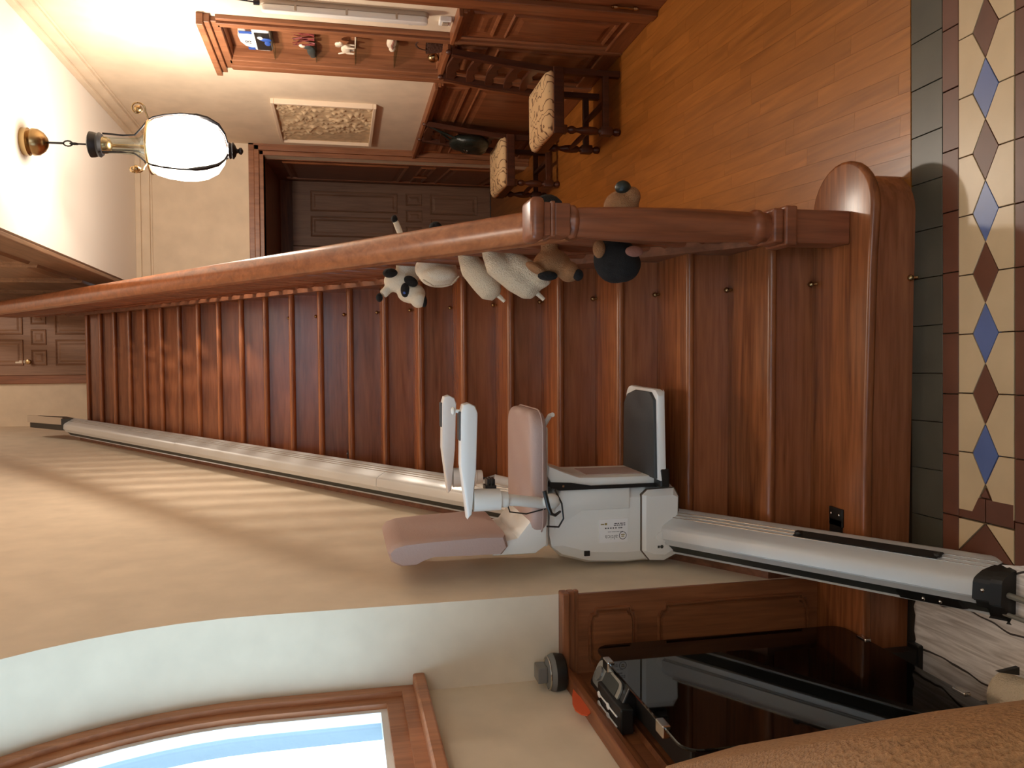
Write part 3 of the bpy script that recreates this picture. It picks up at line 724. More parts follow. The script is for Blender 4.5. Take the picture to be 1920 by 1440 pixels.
# back bracket and backrest
b = B().prism([(-.50, 1.02), (-.585, 1.02), (-.612, 1.06), (-.612, 1.20), (-.575, 1.22), (-.555, 1.12), (-.50, 1.075)], 'y', 2.52, 2.86, .01)
obj('back_bracket', b, 'ivory', ch, ST, smooth=30)
prof = [(-.535, 1.165), (-.532, 1.24), (-.538, 1.40), (-.545, 1.49), (-.556, 1.525), (-.575, 1.54), (-.605, 1.53), (-.622, 1.50), (-.622, 1.455), (-.608, 1.43), (-.597, 1.40), (-.600, 1.25), (-.600, 1.175), (-.575, 1.155)]
b = B(); rings = []
for y, k in ((2.485, .80), (2.497, .95), (2.52, 1), (2.86, 1), (2.885, .95), (2.897, .80)):
    mx = sum(p[0] for p in prof)/len(prof); mz = sum(p[1] for p in prof)/len(prof)
    rings.append([(mx+(x-mx)*k, y, mz+(z-mz)*(1-(1-k)*.25)) for x, z in prof])
obj('backrest', b.loft(rings), 'mauve', ch, ST, smooth=50)
# arms
for yy, nm in ((2.46, 0), (2.93, 1)):
    ap = [(-.470, 1.297), (-.455, 1.283), (-.31, 1.268), (-.14, 1.262), (-.118, 1.270), (-.108, 1.290), (-.113, 1.308), (-.14, 1.316), (-.30, 1.318)]
    a = obj('armrest', B().prism(ap, 'y', yy-.028, yy+.028, .008), 'white', ch, ST, smooth=40)
    obj('armrest_pad', B().box(-.225, -.135, yy-.022, yy+.022, 1.312, 1.321, .003), 'grey', a, ST)
    if nm == 0:
        obj('joystick', B().tube([(-.135, yy, 1.316), (-.133, yy, 1.332)], .006, 8).ell((-.133, yy, 1.336), (.013, .012, .007), seg=10, rings=6), 'ivory', a, ST, smooth=True)
    obj('arm_socket', B().lathe([(.022, 1.185), (.034, 1.19), (.036, 1.26), (.036, 1.275)], (-.415, yy, 0), 14), 'ivory', a, ST, smooth=40)
    obj('arm_comb', B().box(-.386, -.372, yy+.005, yy+.05, 1.20, 1.235).box(-.372, -.352, yy+.005, yy+.05, 1.204, 1.209).box(-.372, -.350, yy+.005, yy+.05, 1.214, 1.219).box(-.372, -.352, yy+.005, yy+.05, 1.224, 1.229), 'black', a, ST)
    y2 = yy+.05 if nm == 0 else yy-.05
    obj('arm_post', B().tube([(-.415, yy, 1.20), (-.425, yy+(.01 if nm == 0 else -.01), 1.12), (-.445, y2, 1.03)], [.020, .018, .018], 12), 'ivory', ch, ST, smooth=True)
    obj('post_collar', B().lathe([(.024, 1.165), (.026, 1.17), (.026, 1.19), (.024, 1.195)], (-.416, yy, 0), 14), 'ivory', ch, ST, smooth=40)
obj('swivel_hub', B().ell((-.435, 2.49, 1.015), (.026, .022, .030)), 'ivory', ch, ST, smooth=True)
obj('swivel_lever', B().tube([(-.395, 2.46, 1.045), (-.445, 2.45, 1.035), (-.468, 2.45, 1.025), (-.475, 2.46, 1.010), (-.47, 2.49, .985)], [.007, .007, .006, .005, .004], 8), 'black', ch, ST, smooth=True)
obj('cable', B().tube([(-.40, 2.50, 1.0), (-.44, 2.47, .985), (-.49, 2.475, .978), (-.52, 2.49, .99), (-.525, 2.53, 1.02)], .003, 6), 'black', ch, ST, smooth=True)
obj('cable_loop', B().tube([(-.42, 2.46, 1.17), (-.455, 2.45, 1.16), (-.47, 2.48, 1.10), (-.46, 2.50, 1.03)], .0025, 6), 'black', ch, ST, smooth=True)
obj('rear_lever', B().tube([(-.40, 2.94, 1.20), (-.36, 2.94, 1.215)], .006, 8), 'black', ch, ST, smooth=True)

# ================================================================ HALL LANTERN
lx, ly = LAMP
ln = thing('hanging_lantern', 'lit bell shaped glass hall lantern with scrolled brass arms under the ceiling', 'lamp', (lx, ly, 2.2))
obj('ceiling_rose', B().lathe([(.072, 3.29), (.072, 3.262), (.060, 3.255), (.072, 3.24), (.068, 3.215), (.050, 3.19), (.028, 3.175), (.010, 3.17)], (lx, ly, 0), 20), 'brass', ln, smooth=40)
hk = B().tube([(lx, ly, 3.18), (lx, ly, 3.10)], .006, 8)
hk.tube([(lx+.014*math.sin(a), ly, 3.075-.022*math.cos(a)) for a in [2*PI*i/12 for i in range(13)]], .004, 6)
hk.tube([(lx, ly+.014*math.sin(a), 3.045-.020*math.cos(a)) for a in [2*PI*i/12 for i in range(13)]], .004, 6); hk.tube([(lx, ly, 3.03), (lx, ly, 2.975)], .005, 8)
obj('hanging_rod', hk, 'iron', ln, smooth=True)
obj('smoke_cap', B().lathe([(.012, 2.985), (.055, 2.972), (.068, 2.965), (.066, 2.945), (.060, 2.93), (.066, 2.918), (.056, 2.905), (.02, 2.90)], (lx, ly, 0), 20), 'iron', ln, smooth=40)
obj('candle_dome', B().lathe([(.045, 2.905), (.044, 2.885), (.034, 2.868), (.012, 2.858)], (lx, ly, 0), 16), 'brass', ln, smooth=40)
nk = B().lathe([(.046, 2.90), (.042, 2.86), (.043, 2.78), (.048, 2.72), (.072, 2.69), (.105, 2.672), (.128, 2.66)], (lx, ly, 0), 20)
bmesh.ops.delete(nk.bm, geom=[f for f in nk.bm.faces if len(f.verts) > 4], context='FACES')
obj('glass_neck', nk, 'shelfglass', ln, smooth=True)
gb = B().lathe([(.128, 2.66), (.148, 2.635), (.164, 2.58), (.174, 2.50), (.173, 2.44), (.160, 2.38), (.130, 2.325), (.080, 2.29), (.03, 2.278)], (lx, ly, 0), 28)
bmesh.ops.delete(gb.bm, geom=[f for f in gb.bm.faces if len(f.verts) > 4], context='FACES')
obj('glass_bell', gb, 'lampglass', ln, smooth='all')
obj('bulb', B().ell((lx, ly, 2.555), (.020, .020, .030)), 'lampglass', ln, smooth=True)
obj('lamp_holder', B().tube([(lx, ly, 2.86), (lx, ly, 2.595)], .010, 10), 'brass', ln, smooth=True)
obj('shoulder_ring', B().tube([(lx+.140*math.cos(a), ly+.140*math.sin(a), 2.663) for a in [2*PI*i/32 for i in range(33)]], .007, 8), 'brass', ln, smooth=True)
for k in range(3):
    a = math.radians(100+120*k); ca_, sa_ = math.cos(a), math.sin(a)
    P = lambda r, z: (lx+r*ca_, ly+r*sa_, z)
    pth = [P(.060, 2.90), P(.055, 2.80), P(.060, 2.74), P(.10, 2.70), P(.14, 2.668), P(.156, 2.64), P(.172, 2.58), P(.182, 2.50), P(.181, 2.44), P(.167, 2.375), P(.136, 2.316), P(.084, 2.279), P(.03, 2.265)]
    arm = obj('cage_arm', B().tube(pth, .005, 8), 'iron', ln, smooth=True)
    scr = [P(.195+.036*(1-t*.55)*math.cos(t*2.4*PI-PI*.6), 2.712+.038*(1-t*.55)*math.sin(t*2.4*PI-PI*.6)) for t in [i/22 for i in range(23)]]
    obj('scroll', B().tube([P(.150, 2.665)]+scr, .0045, 7).ell(P(.195, 2.712), (.020, .020, .020), seg=10, rings=7), 'brass', arm, smooth=True)
    lf = [P(.186-.002, 2.42), P(.178, 2.37), P(.150, 2.31)]
    obj('leaf_band', B().tube([P(.180, 2.47), P(.178, 2.42), P(.163, 2.365), P(.133, 2.311), P(.086, 2.277)], [.003, .011, .012, .010, .004], 6), 'iron', arm, smooth=True)
obj('finial', B().lathe([(.038, 2.268), (.046, 2.26), (.040, 2.248), (.046, 2.24), (.030, 2.228), (.014, 2.222), (.010, 2.214), (.019, 2.206), (.019, 2.196), (.006, 2.188)], (lx, ly, 0), 16), 'iron', ln, smooth=40)

# ================================================================ HALL FURNITURE
def make_chair():
    t = thing('hall_chair', 'turned dark wood chair with scrolled tapestry seat nearest the staircase newel', 'chair', (1.58, 4.83, 0), group=None)
    X0, X1, Y0, Y1 = 1.415, 1.80, 4.64, 5.04
    leg = [(.014, 0), (.024, .012), (.024, .03), (.015, .045), (.027, .06), (.027, .062)]
    for yy in (Y0, Y1):
        b = B().lathe([(.013, 0), (.024, .010), (.024, .028), (.015, .042), (.020, .05)], (X0+.02, yy, 0), 12)
        b.box(X0-.006, X0+.046, yy-.026, yy+.026, .05, .125, .006)
        b.lathe([(.020, .125), (.014, .138), (.022, .15), (.026, .19), (.024, .23), (.014, .265), (.013, .275), (.024, .295), (.025, .31), (.013, .33), (.022, .34)], (X0+.02, yy, 0), 12)
        b.box(X0-.004, X0+.044, yy-.024, yy+.024, .335, .415, .004)
        obj('leg', b, 'dark', t, smooth=40)
        b = B(); b.loft([[(X1-.02+lean+dx, yy+dy, z) for dx, dy in ((-.018, -.018), (.018, -.018), (.018, .018), (-.018, .018))] for z, lean in ((0, 0), (.42, 0), (.70, .025), (1.02, .065))])
        b.ell((X1+.046, yy, 1.035), (.016, .016, .022), seg=10, rings=7)
        obj('rear_leg', b, 'dark', t, smooth=40)
        obj('side_stretcher', B().box(X0+.04, X1-.03, yy-.014, yy+.014, .070, .108, .004), 'dark', t)
    obj('cross_stretcher', B().box(1.60, 1.628, Y0, Y1, .075, .105, .004), 'dark', t)
    obj('front_stretcher', B().tube([(X0+.02, Y0+.02, .20), (X0+.02, (Y0+Y1)/2, .20), (X0+.02, Y1-.02, .20)], [.012, .017, .012], 10), 'dark', t, smooth=True)
    obj('seat_rail', B().box(X0-.012, X1, Y0-.03, Y1+.03, .355, .420, .006), 'dark', t)
    rings = []
    for k, z in ((1.0, .418), (1.01, .432), (.98, .452), (.86, .470), (.55, .482)):
        cx, cy = (X0+X1)/2-.006, (Y0+Y1)/2
        rings.append([(cx+(x-cx)*k, cy+(y-cy)*k, z) for x, y in rrect(X0-.012, X1-.02, Y0-.028, Y1+.028, .03, 3)])
    obj('seat_cushion', B().loft(rings), 'tapestry', t, smooth='all')
    for z, h in ((.98, .05), (.86, .04), (.74, .04), (.62, .04), (.52, .035)):
        lean = .065*(z-.42)/.6; x = X1-.02+lean
        pr = [(Y0+.015, z-h/2), (Y0+.07, z-h/2-.008), (Y0+.13, z-h/2+.008), ((Y0+Y1)/2, z-h/2-.012), (Y1-.13, z-h/2+.008), (Y1-.07, z-h/2-.008), (Y1-.015, z-h/2), (Y1-.015, z+h/2), (Y1-.10, z+h/2+.012), ((Y0+Y1)/2, z+h/2+.02), (Y0+.10, z+h/2+.012), (Y0+.015, z+h/2)]
        obj('back_slat', B().prism(pr, 'x', x-.009, x+.009, .003), 'dark', t)
    return t
c1 = make_chair()
c2 = copy_tree(c1, (0, 1.38, 0), 'turned dark wood chair with tapestry seat and dark bag on its back')
for c in (c1, c2): c['group'] = 'tapestry chairs along the hall wall'
# bag hung on the far chair
hb = thing('handbag', 'slouchy dark green leather bag hanging from the far chair back', 'bag', (1.76, 6.12, .56))
b = B().ell((1.745, 6.14, .66), (.065, .16, .13)).ell((1.75, 6.13, .76), (.05, .14, .08)).ell((1.745, 6.2, .60), (.06, .10, .07)).ell((1.74, 6.05, .70), (.05, .08, .10))
remesh(obj('bag_body', b, 'leather', hb, smooth='all'), .010, 5)
obj('strap', B().tube([(1.75, 6.02, .80), (1.80, 6.03, .92), (1.835, 6.02, 1.02), (1.82, 6.05, .95), (1.76, 6.13, .82)], .008, 6), 'leather', hb, smooth=True)
obj('buckle', B().box(1.680, 1.692, 6.10, 6.16, .70, .712, .002).tube([(1.685, 6.08, .735), (1.683, 6.12, .722), (1.685, 6.17, .735)], .003, 6), 'chrome', hb)

# relief picture
rf = thing('relief_picture', 'wide cream clay relief of foliage in a pale frame on the right wall', 'picture', (1.92, 6.36, 1.77))
py0, py1, pz0, pz1 = 5.86, 6.86, 1.40, 2.135
b = B(); fw = .024
b.box(1.885, 1.925, py0, py1, pz1-fw, pz1, .004); b.box(1.885, 1.925, py0, py1, pz0, pz0+fw, .004); b.box(1.885, 1.925, py0, py0+fw, pz0+fw, pz1-fw, .004); b.box(1.885, 1.925, py1-fw, py1, pz0+fw, pz1-fw, .004)
obj('picture_frame', b, 'pframe', rf)
b = B(); NU, NV = 80, 60
bumps = []
for _ in range(420):
    u, v = random.random(), random.random()
    if u > .62+.3*v and v < .95 and u > .55: continue          # calm sky corner
    bumps.append((u, v, random.uniform(.008, .024), random.uniform(.006, .018)))
from mathutils import noise
g = []
for i in range(NU+1):
    row = []
    for j in range(NV+1):
        u, v = i/NU, j/NV; h = .004*noise.noise((u*9, v*9, 0))
        for bu, bv, br, bh in bumps:
            dx, dy = (u-bu), (v-bv)*.75
            if abs(dx) < br and abs(dy) < br:
                q = (dx*dx+dy*dy)/(br*br)
                if q < 1: h += bh*(1-q)
        row.append(b.bm.verts.new((1.912-min(max(h, -.003), .030), py0+fw*.8+u*(py1-py0-1.6*fw), pz0+fw*.8+v*(pz1-pz0-1.6*fw))))
    g.append(row)
for i in range(NU):
    for j in range(NV): b.bm.faces.new((g[i][j], g[i+1][j], g[i+1][j+1], g[i][j+1]))
obj('relief_panel', b, 'relief', rf, smooth='all')

# batten lamp and switch
bt = thing('batten_lamp', 'unlit white fluorescent batten fixed upright on the cream wall', 'lamp', (1.88, 4.40, 1.62))
def capsule(b, x0, x1, y, z0, z1, r):
    pts = arc(y, z1-r, r, 0, PI, 8) + arc(y, z0+r, r, PI, 2*PI, 8)
    return b.prism(pts, 'x', x0, x1, min(r*.3, abs(x1-x0)*.4), 2)
obj('base_tray', capsule(B(), 1.895, 1.922, 4.335, 1.185, 2.06, .030), 'ivory2', bt, smooth=40)
obj('diffuser', capsule(B(), 1.862, 1.897, 4.335, 1.192, 2.052, .025), 'ivory', bt, smooth=40)
for z in (1.36, 1.62, 1.88): obj('clip', B().box(1.868, 1.91, 4.307, 4.363, z-.006, z+.006, .002), 'ivory2', bt)
obj('cable_entry', B().lathe([(.012, 0), (.012, .03)], (1.905, 4.335, 2.06), 10).tube([(1.908, 4.335, 2.08), (1.912, 4.33, 2.16), (1.914, 4.33, 2.3), (1.914, 4.2, 2.75)], .004, 6), 'iron', bt, smooth=True)
obj('pull_switch', B().box(1.868, 1.892, 4.358, 4.372, 1.27, 1.295, .003), 'black', bt)
ls = thing('light_switch', 'small white rocker switch below the batten lamp', 'switch', (1.92, 4.38, 1.10))
obj('switch_plate', B().box(1.895, 1.922, 4.345, 4.415, 1.06, 1.125, .005), 'white', ls)
obj('rocker', B().box(1.889, 1.897, 4.36, 4.40, 1.075, 1.11, .003), 'ivory2', ls)

# niche ornaments
nx = 1.948
NF = Matrix.Translation((nx, -.085, 0)) @ Matrix.Diagonal((.5, 1, 1, 1)) @ Matrix.Translation((-nx, 0, 0))
def nobj(name, b, m, parent=None, smooth=False): return obj(name, b, m, parent, NF, smooth)
k1 = thing('toy_cabin', 'blue and white toy cabin with dark opening on the topmost glass shelf', 'ornament', (nx, 4.89, SHZ[0]))
nobj('cabin_body', B().box(nx-.05, nx+.08, 4.83, 5.11, SHZ[0], SHZ[0]+.105, .02), 'white', k1)
nobj('cabin_opening', B().box(nx-.054, nx-.048, 4.845, 5.09, SHZ[0]+.006, SHZ[0]+.088, .002), 'black', k1)
nobj('cabin_sign', B().prism([(4.86, SHZ[0]+.10), (5.08, SHZ[0]+.10), (5.05, SHZ[0]+.15), (4.99, SHZ[0]+.175), (4.90, SHZ[0]+.18)], 'x', nx-.045, nx+.03), 'white', k1)
nobj('blue_trim', B().box(nx-.047, nx-.043, 4.84, 4.875, SHZ[0]+.10, SHZ[0]+.17).box(nx-.047, nx-.043, 5.065, 5.10, SHZ[0]+.10, SHZ[0]+.14), 'pblue', k1)
nobj('blue_figure', B().ell((nx-.058, 4.93, SHZ[0]+.03), (.012, .022, .034)).ell((nx-.058, 4.98, SHZ[0]+.022), (.010, .035, .018)), 'pblue', k1, smooth=True)
nobj('white_figure', B().ell((nx-.060, 4.905, SHZ[0]+.058), (.012, .018, .016)), 'white', k1, smooth=True)
text_mesh('sign_text', '18', .05, .0005, 'ink', k1, Matrix(((0, 0, -1, nx-.0236), (-1, 0, 0, 4.935), (0, 1, 0, SHZ[0]+.115), (0, 0, 0, 1))))
k2 = thing('coral_branch', 'dark red beaded coral ornament on the second glass shelf', 'ornament', (nx, 4.85, SHZ[1]))
b = B()
for i in range(16):
    a = random.uniform(-1, 1); y = 4.85+.012*i
    b.tube([(nx+random.uniform(-.03, .03), y, SHZ[1]), (nx+random.uniform(-.03, .03), y+.01*a, SHZ[1]+.07), (nx+random.uniform(-.03, .03), y+.03*a, SHZ[1]+random.uniform(.10, .14))], [.006, .005, .004], 6)
nobj('coral_stems', b, 'coral', k2, smooth=True)
k3 = thing('teal_figurine', 'dark teal reclining figurine beside the red coral ornament', 'ornament', (nx, 5.03, SHZ[1]))
remesh(nobj('figurine_body', B().ell((nx, 5.12, SHZ[1]+.025), (.03, .075, .026)).ell((nx, 5.06, SHZ[1]+.045), (.022, .03, .03)).ell((nx, 5.19, SHZ[1]+.018), (.022, .04, .018)), 'teal', k3, smooth='all'), .004, 3)
nobj('figurine_head', B().ell((nx-.01, 5.035, SHZ[1]+.075), (.018, .02, .02)), 'china', k3, smooth=True)
k4 = thing('china_dog', 'small white china dog standing on the third glass shelf', 'ornament', (nx, 4.96, SHZ[2]))
b = B().ell((nx, 5.05, SHZ[2]+.055), (.03, .06, .03)).ell((nx, 4.985, SHZ[2]+.095), (.024, .03, .026)).ell((nx-.01, 4.955, SHZ[2]+.088), (.014, .02, .013)).tube([(nx, 5.105, SHZ[2]+.06), (nx, 5.13, SHZ[2]+.10)], .009, 8)
for yy in (5.01, 5.09):
    for dx in (-.018, .018): b.tube([(nx+dx, yy, SHZ[2]+.05), (nx+dx, yy, SHZ[2]+.004)], .012, 8)
remesh(nobj('dog_body', b, 'china', k4, smooth='all'), .004, 2)
nobj('dog_ear', B().ell((nx-.022, 4.99, SHZ[2]+.10), (.006, .012, .018)), 'ivory2', k4, smooth=True)
tag(nobj('lace_doily', B().box(nx-.06, nx+.06, 4.78, 4.96, SHZ[2], SHZ[2]+.004), 'china'), 'pale lace doily beside the china dog in the niche', 'doily')
k5 = thing('white_shell', 'large pale seashell on the lowest glass shelf', 'ornament', (nx, 4.83, SHZ[3]))
nobj('shell_body', B().ell((nx, 4.90, SHZ[3]+.03), (.04, .085, .03)).ell((nx-.01, 4.98, SHZ[3]+.022), (.03, .04, .02)), 'china', k5, smooth=True)
nobj('shell_lip', B().tube([(nx-.03, 4.84, SHZ[3]+.02), (nx-.042, 4.90, SHZ[3]+.03), (nx-.03, 4.97, SHZ[3]+.02)], .006, 6), 'plushp', k5, smooth=True)
zb = NZ0+.014
k6 = thing('wicker_basket', 'dark wicker basket at the bottom of the niche', 'basket', (nx, 4.83, zb))
nobj('basket_body', B().lathe([(.06, zb), (.075, zb+.05), (.085, zb+.09), (.08, zb+.09), (.07, zb+.05), (.055, zb+.01)], (nx, 4.90, 0), 18), 'basket', k6, smooth=True)
nobj('basket_handle', B().tube([(nx, 4.90+.08*math.cos(a), zb+.085+.07*math.sin(a)) for a in [PI*i/10 for i in range(11)]], .006, 6), 'basket', k6, smooth=True)
tag(nobj('glass_ball', B().ell((nx-.02, 5.06, zb+.035), (.06, .035, .035)), 'brass', smooth='all'), 'shiny amber brown glass ball beside the wicker basket', 'ornament')

# ================================================================ FRONT LEFT CORNER
# glass heater
ht = thing('glass_heater', 'black glass fronted heater standing in front of the window panelling', 'heater', (-.86, 1.86, 0), ST)
obj('glass_panel', B().prism(rrect(1.55, 2.18, .175, .972, .045, 5), 'x', -.808, -.800, .002, 1), 'glassb', ht, ST, smooth=30)
obj('heater_body', B().box(-.905, -.815, 1.60, 2.13, .22, .935, .008), 'black', ht, ST)
for yy in (1.68, 2.05): obj('foot', B().box(-.925, -.825, yy-.025, yy+.025, 0, .022, .004).box(-.88, -.84, yy-.02, yy+.02, .02, .23), 'black', ht, ST)
for yy, z in ((1.68, .968), (2.06, .968), (1.68, .179), (2.06, .179)):
    obj('glass_clip', B().box(-.825, -.795, yy-.022, yy+.022, z-.010, z+.010, .003), 'chrome', ht, ST)
cp = obj('control_panel', B().prism([(-.905, .93), (-.815, .93), (-.822, .95), (-.895, .985), (-.905, .985)], 'y', 1.94, 2.17, .004), 'black', ht, ST)
nrm = Vector((.035, 0, .073)).normalized(); dirx = Vector((.073, 0, -.035)).normalized()
def onp(y, t, h): return Vector((-.895, y, .985)) + dirx*t + nrm*h
rgp = rrect(1.965, 2.155, .006, .072, .022, 4)
obj('dial_trim', B().loft([[onp(y, t, .001) for y, t in rgp], [onp(y, t, .006) for y, t in rgp]]), 'silver', cp, ST)
rg2 = rrect(1.985, 2.085, .014, .064, .010, 3)
obj('screen', B().loft([[onp(y, t, .005) for y, t in rg2], [onp(y, t, .0075) for y, t in rg2]]), 'slot', cp, ST)
obj('dial', B().loft([[onp(2.118+.020*math.cos(a), .039+.020*math.sin(a), h) for a in [2*PI*i/14 for i in range(14)]] for h in (.005, .012)]), 'clearp', cp, ST)
obj('indicator_lamp', B().ell(onp(1.975, .02, .008), (.005, .005, .004), seg=8, rings=5), 'chrome', cp, ST, smooth=True)
tr = obj('switch_tray', B().box(-.93, -.865, 1.90, 2.09, .955, .990, .004), 'black', ht, ST)
for i, (xx, yy) in enumerate(((-.918, 2.06), (-.892, 2.06), (-.918, 1.985), (-.892, 1.985))):
    obj('lever', B().tube([(xx, yy-.060, .992), (xx, yy, .993)], .0022, 6).ell((xx, yy+.004, .994), (.009, .013, .003), seg=10, rings=5), 'white', tr, ST, smooth=True)
# round device on the ledge
rd = thing('round_device', 'round black device with clear domed top on the panelling ledge', 'device', (-.905, 2.27, 1.035), ST)
obj('device_base', B().lathe([(.045, 1.035), (.052, 1.040), (.056, 1.062), (.056, 1.070), (.02, 1.070)], (-.905, 2.268, 0), 24), 'black', rd, ST, smooth=40)
obj('clear_dome', B().lathe([(.056, 1.070), (.052, 1.080), (.036, 1.092), (.02, 1.094)], (-.905, 2.268, 0), 24), 'clearp', rd, ST, smooth=40)
obj('chrome_ring', B().tube([(-.905+.047*math.cos(a), 2.268+.047*math.sin(a), 1.086) for a in [2*PI*i/28 for i in range(29)]], .0025, 6), 'chrome', rd, ST, smooth=True)
obj('top_block', B().box(-.925, -.878, 2.24, 2.295, 1.092, 1.122, .004), 'clearp', rd, ST)
# orange tag on the ledge
lf = [(2.17, 1.036), (2.13, 1.050), (2.08, 1.064), (2.04, 1.068), (2.012, 1.060), (2.003, 1.045), (2.015, 1.033), (2.05, 1.029), (2.11, 1.031)]
tag(obj('orange_tag', B().prism([(p[0]-.01, p[1]+.004) for p in lf], 'x', -.915, -.912), 'orange', frame=ST), 'flat orange leaf shaped tag tucked on the panelling ledge under the window', 'tag')
# wood print floor mat
mp_ = [(-.55, 2.075)]
for i in range(13): mp_.append((-.60-.29*i/12, 2.078+.006*math.sin(i*2.7)))
mp_ += [(-.925, 1.97), (-.932, 1.85), (-.925, 1.72), (-.92, 1.55), (-.90, 1.30), (-.42, 1.30), (-.46, 1.55), (-.508, 1.70), (-.535, 1.85)]
tag(obj('floor_mat', B().prism(mp_, 'z', .001, .006), 'print', frame=I4), 'white floor mat printed with wood grain and knots under the rail end', 'mat')
pc = thing('log_cushion', 'pale cushion printed like a sawn log lying on the white mat', 'cushion', (-.83, 1.68, .006))
b = B(); 
b.loft([[(-.83+.06*math.cos(a)*k, y, .055+.05*math.sin(a)*k) for a in [2*PI*i/18 for i in range(18)]] for y, k in ((1.56, .7), (1.57, .95), (1.60, 1), (1.66, 1), (1.702, .95), (1.714, .7))])
obj('cushion_body', b, 'fleece', pc, smooth='all')
b = B().tube([(-.83+(.006+.018*t)*math.cos(t*4*PI), 1.713, .055+(.005+.014*t)*math.sin(t*4*PI)) for t in [i/24 for i in range(25)]], .0022, 6)
obj('knot_print', b, 'basket', pc, smooth=True)
obj('dark_tab', B().prism([(-.765, .05), (-.745, .05), (-.752, .11)], 'y', 1.655, 1.667), 'black', pc)

# armchair, seen over its back
u_ = Vector((-.479, .878, 0)); n_ = Vector((-.878, -.479, 0)); A0 = Vector((-.338, .69, 0))
AM = Matrix(((u_.x, -n_.x, 0, A0.x), (u_.y, -n_.y, 0, A0.y), (0, 0, 1, 0), (0, 0, 0, 1)))      # local x along the back, -y to the seat
ac = thing('armchair', 'brown chenille armchair with rounded back beside the black glass heater', 'armchair', (.4, -.15, 0), AM)
b = B(); rings = []
for x, k, top in ((-.02, .30, .90), (.0, .55, .99), (.05, .80, 1.06), (.12, .95, 1.115), (.20, 1, 1.145), (.40, 1, 1.155), (.78, 1, 1.15), (.83, .9, 1.12), (.85, .55, 1.06)):
    w0 = -.22*1; 
    cs_ = [(0, .06), (.004, .5), (0, .95), (-.02, top-.05), (-.065, top-.008), (-.11, top), (-.155, top-.01), (-.20, top-.06), (-.22, .95), (-.22, .06)]
    rings.append([(x, -.11+(y+.11)*k, z) for y, z in cs_])
obj('backrest', b.loft(rings), 'sofa', ac, AM, smooth='all')
obj('seat', B().box(.05, .60, -.36, -.18, .10, .46, .05, 4), 'sofa', ac, AM, smooth=60)
obj('arm', B().box(-.02, .07, -.40, -.18, .10, .62, .04, 4), 'sofa', ac, AM, smooth=60)
obj('arm', B().box(.60, .69, -.30, -.18, .10, .62, .04, 4), 'sofa', ac, AM, smooth=60)
for x, y in ((.05, -.05), (.78, -.05), (.05, -.35), (.60, -.27)): obj('leg', B().lathe([(.018, 0), (.025, .07)], (x, y, 0), 10), 'dark', ac, AM)

# ================================================================ PLUSH ANIMALS CAUGHT IN THE BALUSTERS
GP = 'plush animals caught between the balusters'
def mid(k): return 2.42+.118*k+.059
y = mid(7); z = 1.40
pl = thing('plush_cow', 'black and white plush cow peeking out between the stair balusters', 'plush toy', (.40, y, z), ST, GP)
b = B().ell((.40, y, z), (.10, .036, .05)).ell((.34, y, z+.03), (.05, .05, .07)).ell((.29, y-.02, z-.01), (.042, .048, .058)).ell((.262, y-.05, z-.035), (.034, .042, .032)).tube([(.42, y, z), (.52, y+.02, z+.02)], .03, 8).ell((.50, y+.02, z-.0), (.04, .05, .04)).tube([(.33, y, z+.06), (.285, y-.01, z+.105)], .020, 8).tube([(.54, y+.02, z+.03), (.585, y, z+.05)], .014, 8)
remesh(obj('cow_body', b, 'plushw', pl, ST, smooth='all'), .006, 3)
for cc, rr_ in (((.300, y-.055, z+.018), (.030, .022, .018)), ((.255, y-.055, z-.058), (.024, .028, .012)), ((.272, y-.012, z+.118), (.018, .020, .014)), ((.37, y-.03, z+.075), (.02, .035, .03)), ((.592, y, z+.054), (.016, .016, .013))):
    obj('black_patch', B().ell(cc, rr_), 'plushb', pl, ST, smooth=True)
obj('ear', B().ell((.335, y-.065, z-.005), (.020, .012, .03), (0, .5, 0)), 'plushb', pl, ST, smooth=True)
obj('button_eye', B().ell((.288, y-.073, z+.022), (.006, .006, .006), seg=8, rings=6), 'pblue', pl, ST, smooth=True)
y = mid(6); z = 1.30
pr_ = thing('plush_rump', 'cream plush animal showing its round rump next to the cow', 'plush toy', (.40, y, z), ST, GP)
b = B().ell((.38, y, z), (.06, .05, .085)).ell((.35, y-.01, z-.01), (.045, .075, .078)).tube([(.40, y, z), (.50, y, z)], .03, 8).ell((.51, y, z-.01), (.04, .05, .04))
remesh(obj('rump_body', b, 'plushw', pr_, ST, smooth='all'), .006, 3)
obj('black_ear', B().ell((.545, y, z+.0), (.022, .03, .026)), 'plushb', pr_, ST, smooth=True)
obj('seam', B().tube([(.33, y-.085, z+.06), (.305, y-.085, z+.02), (.312, y-.085, z-.05), (.345, y-.08, z-.08)], .003, 6), 'fleece', pr_, ST, smooth=True)
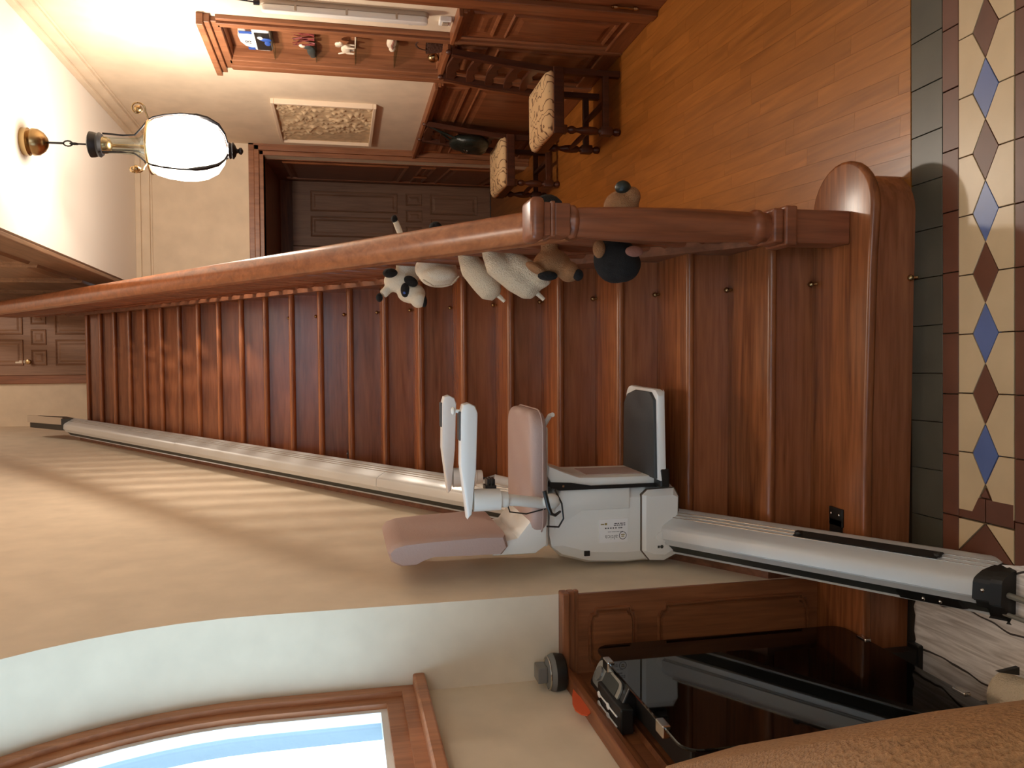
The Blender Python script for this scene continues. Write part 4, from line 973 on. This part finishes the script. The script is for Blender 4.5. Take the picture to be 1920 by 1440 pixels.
for j, (k, x1, z0, zt, lab) in enumerate(((4, .255, 1.20, 1.105, 'smooth cream plush leg hanging through the balusters below the cow'), (3, .255, 1.13, .985, 'curly cream fleece plush sheep flopping over the stair string'))):
    y = mid(k)
    s_ = thing('plush_sheep', lab, 'plush toy', (.40, y, z0), ST, GP)
    b = B().tube([(.46, y, z0+.02), (.40, y, z0+.01), (.36, y-.01, z0-.005), (.31, y-.02, (z0+zt)/2), (.275, y-.025, zt+.02), (.255, y-.025, zt)], [.035, .036, .046, .050, .046, .024], 12)
    if j: b.tube([(.40, y, z0-.05), (.36, y-.03, z0-.075), (.31, y-.05, zt-.015), (.285, y-.05, zt-.035)], [.03, .042, .042, .022], 12)
    b.ell((.455, y, z0), (.03, .04, .04))
    remesh(obj('sheep_body', b, 'fleece', s_, ST, smooth='all'), .007, 2)
    obj('tail', B().tube([(.262, y-.03, zt), (.236, y-.035, zt-.028)], [.009, .007], 8), 'plushw', s_, ST, smooth=True)
y = mid(1)+.02; z = .985
dg = thing('plush_dog', 'tan plush dog head poking into the stair beside the newel cap', 'plush toy', (.40, y, z), ST, GP)
b = B().ell((.345, y, z-.01), (.05, .05, .065)).ell((.315, y-.03, z-.06), (.036, .045, .036)).tube([(.36, y, z), (.50, y, z)], .03, 10).ell((.51, y, z), (.05, .055, .05))
remesh(obj('dog_body', b, 'plusht', dg, ST, smooth='all'), .006, 3)
obj('nose', B().ell((.302, y-.062, z-.082), (.020, .016, .018)), 'plushb', dg, ST, smooth=True)
obj('ear', B().ell((.325, y-.02, z+.05), (.016, .03, .04), (0, .5, 0)), 'plusht', dg, ST, smooth=True)
obj('dark_muzzle_patch', B().ell((.300, y-.035, z+.015), (.016, .022, .034)), 'plushb', dg, ST, smooth=True)
obj('dark_rump', B().ell((.525, y, z+.005), (.05, .052, .056)), 'plushb', dg, ST, smooth=True)
y = mid(0); z = .79
bk = thing('plush_bear', 'black plush toy with tan ear lying low between newel and first balusters', 'plush toy', (.40, y, z), ST, GP)
b = B().ell((.345, y, z+.01), (.078, .06, .072)).ell((.33, y-.01, z-.01), (.06, .06, .06)).tube([(.38, y, z), (.50, y, z)], .03, 10)
remesh(obj('bear_body', b, 'plushb', bk, ST, smooth='all'), .006, 3)
obj('tan_ear', B().ell((.365, y-.065, z-.03), (.018, .010, .030)), 'plushp', bk, ST, smooth=True)
obj('tan_paw', B().ell((.375, y-.03, z+.075), (.030, .022, .020)), 'plusht', bk, ST, smooth=True)
b = B().ell((.515, y, z-.01), (.055, .055, .058)).ell((.545, y-.02, z-.035), (.034, .036, .032))
remesh(obj('tan_head', b, 'plusht', bk, ST, smooth='all'), .006, 3)
obj('dark_snout', B().ell((.572, y-.03, z-.005), (.022, .024, .026)), 'leather', bk, ST, smooth=True)
print('boards', nb)
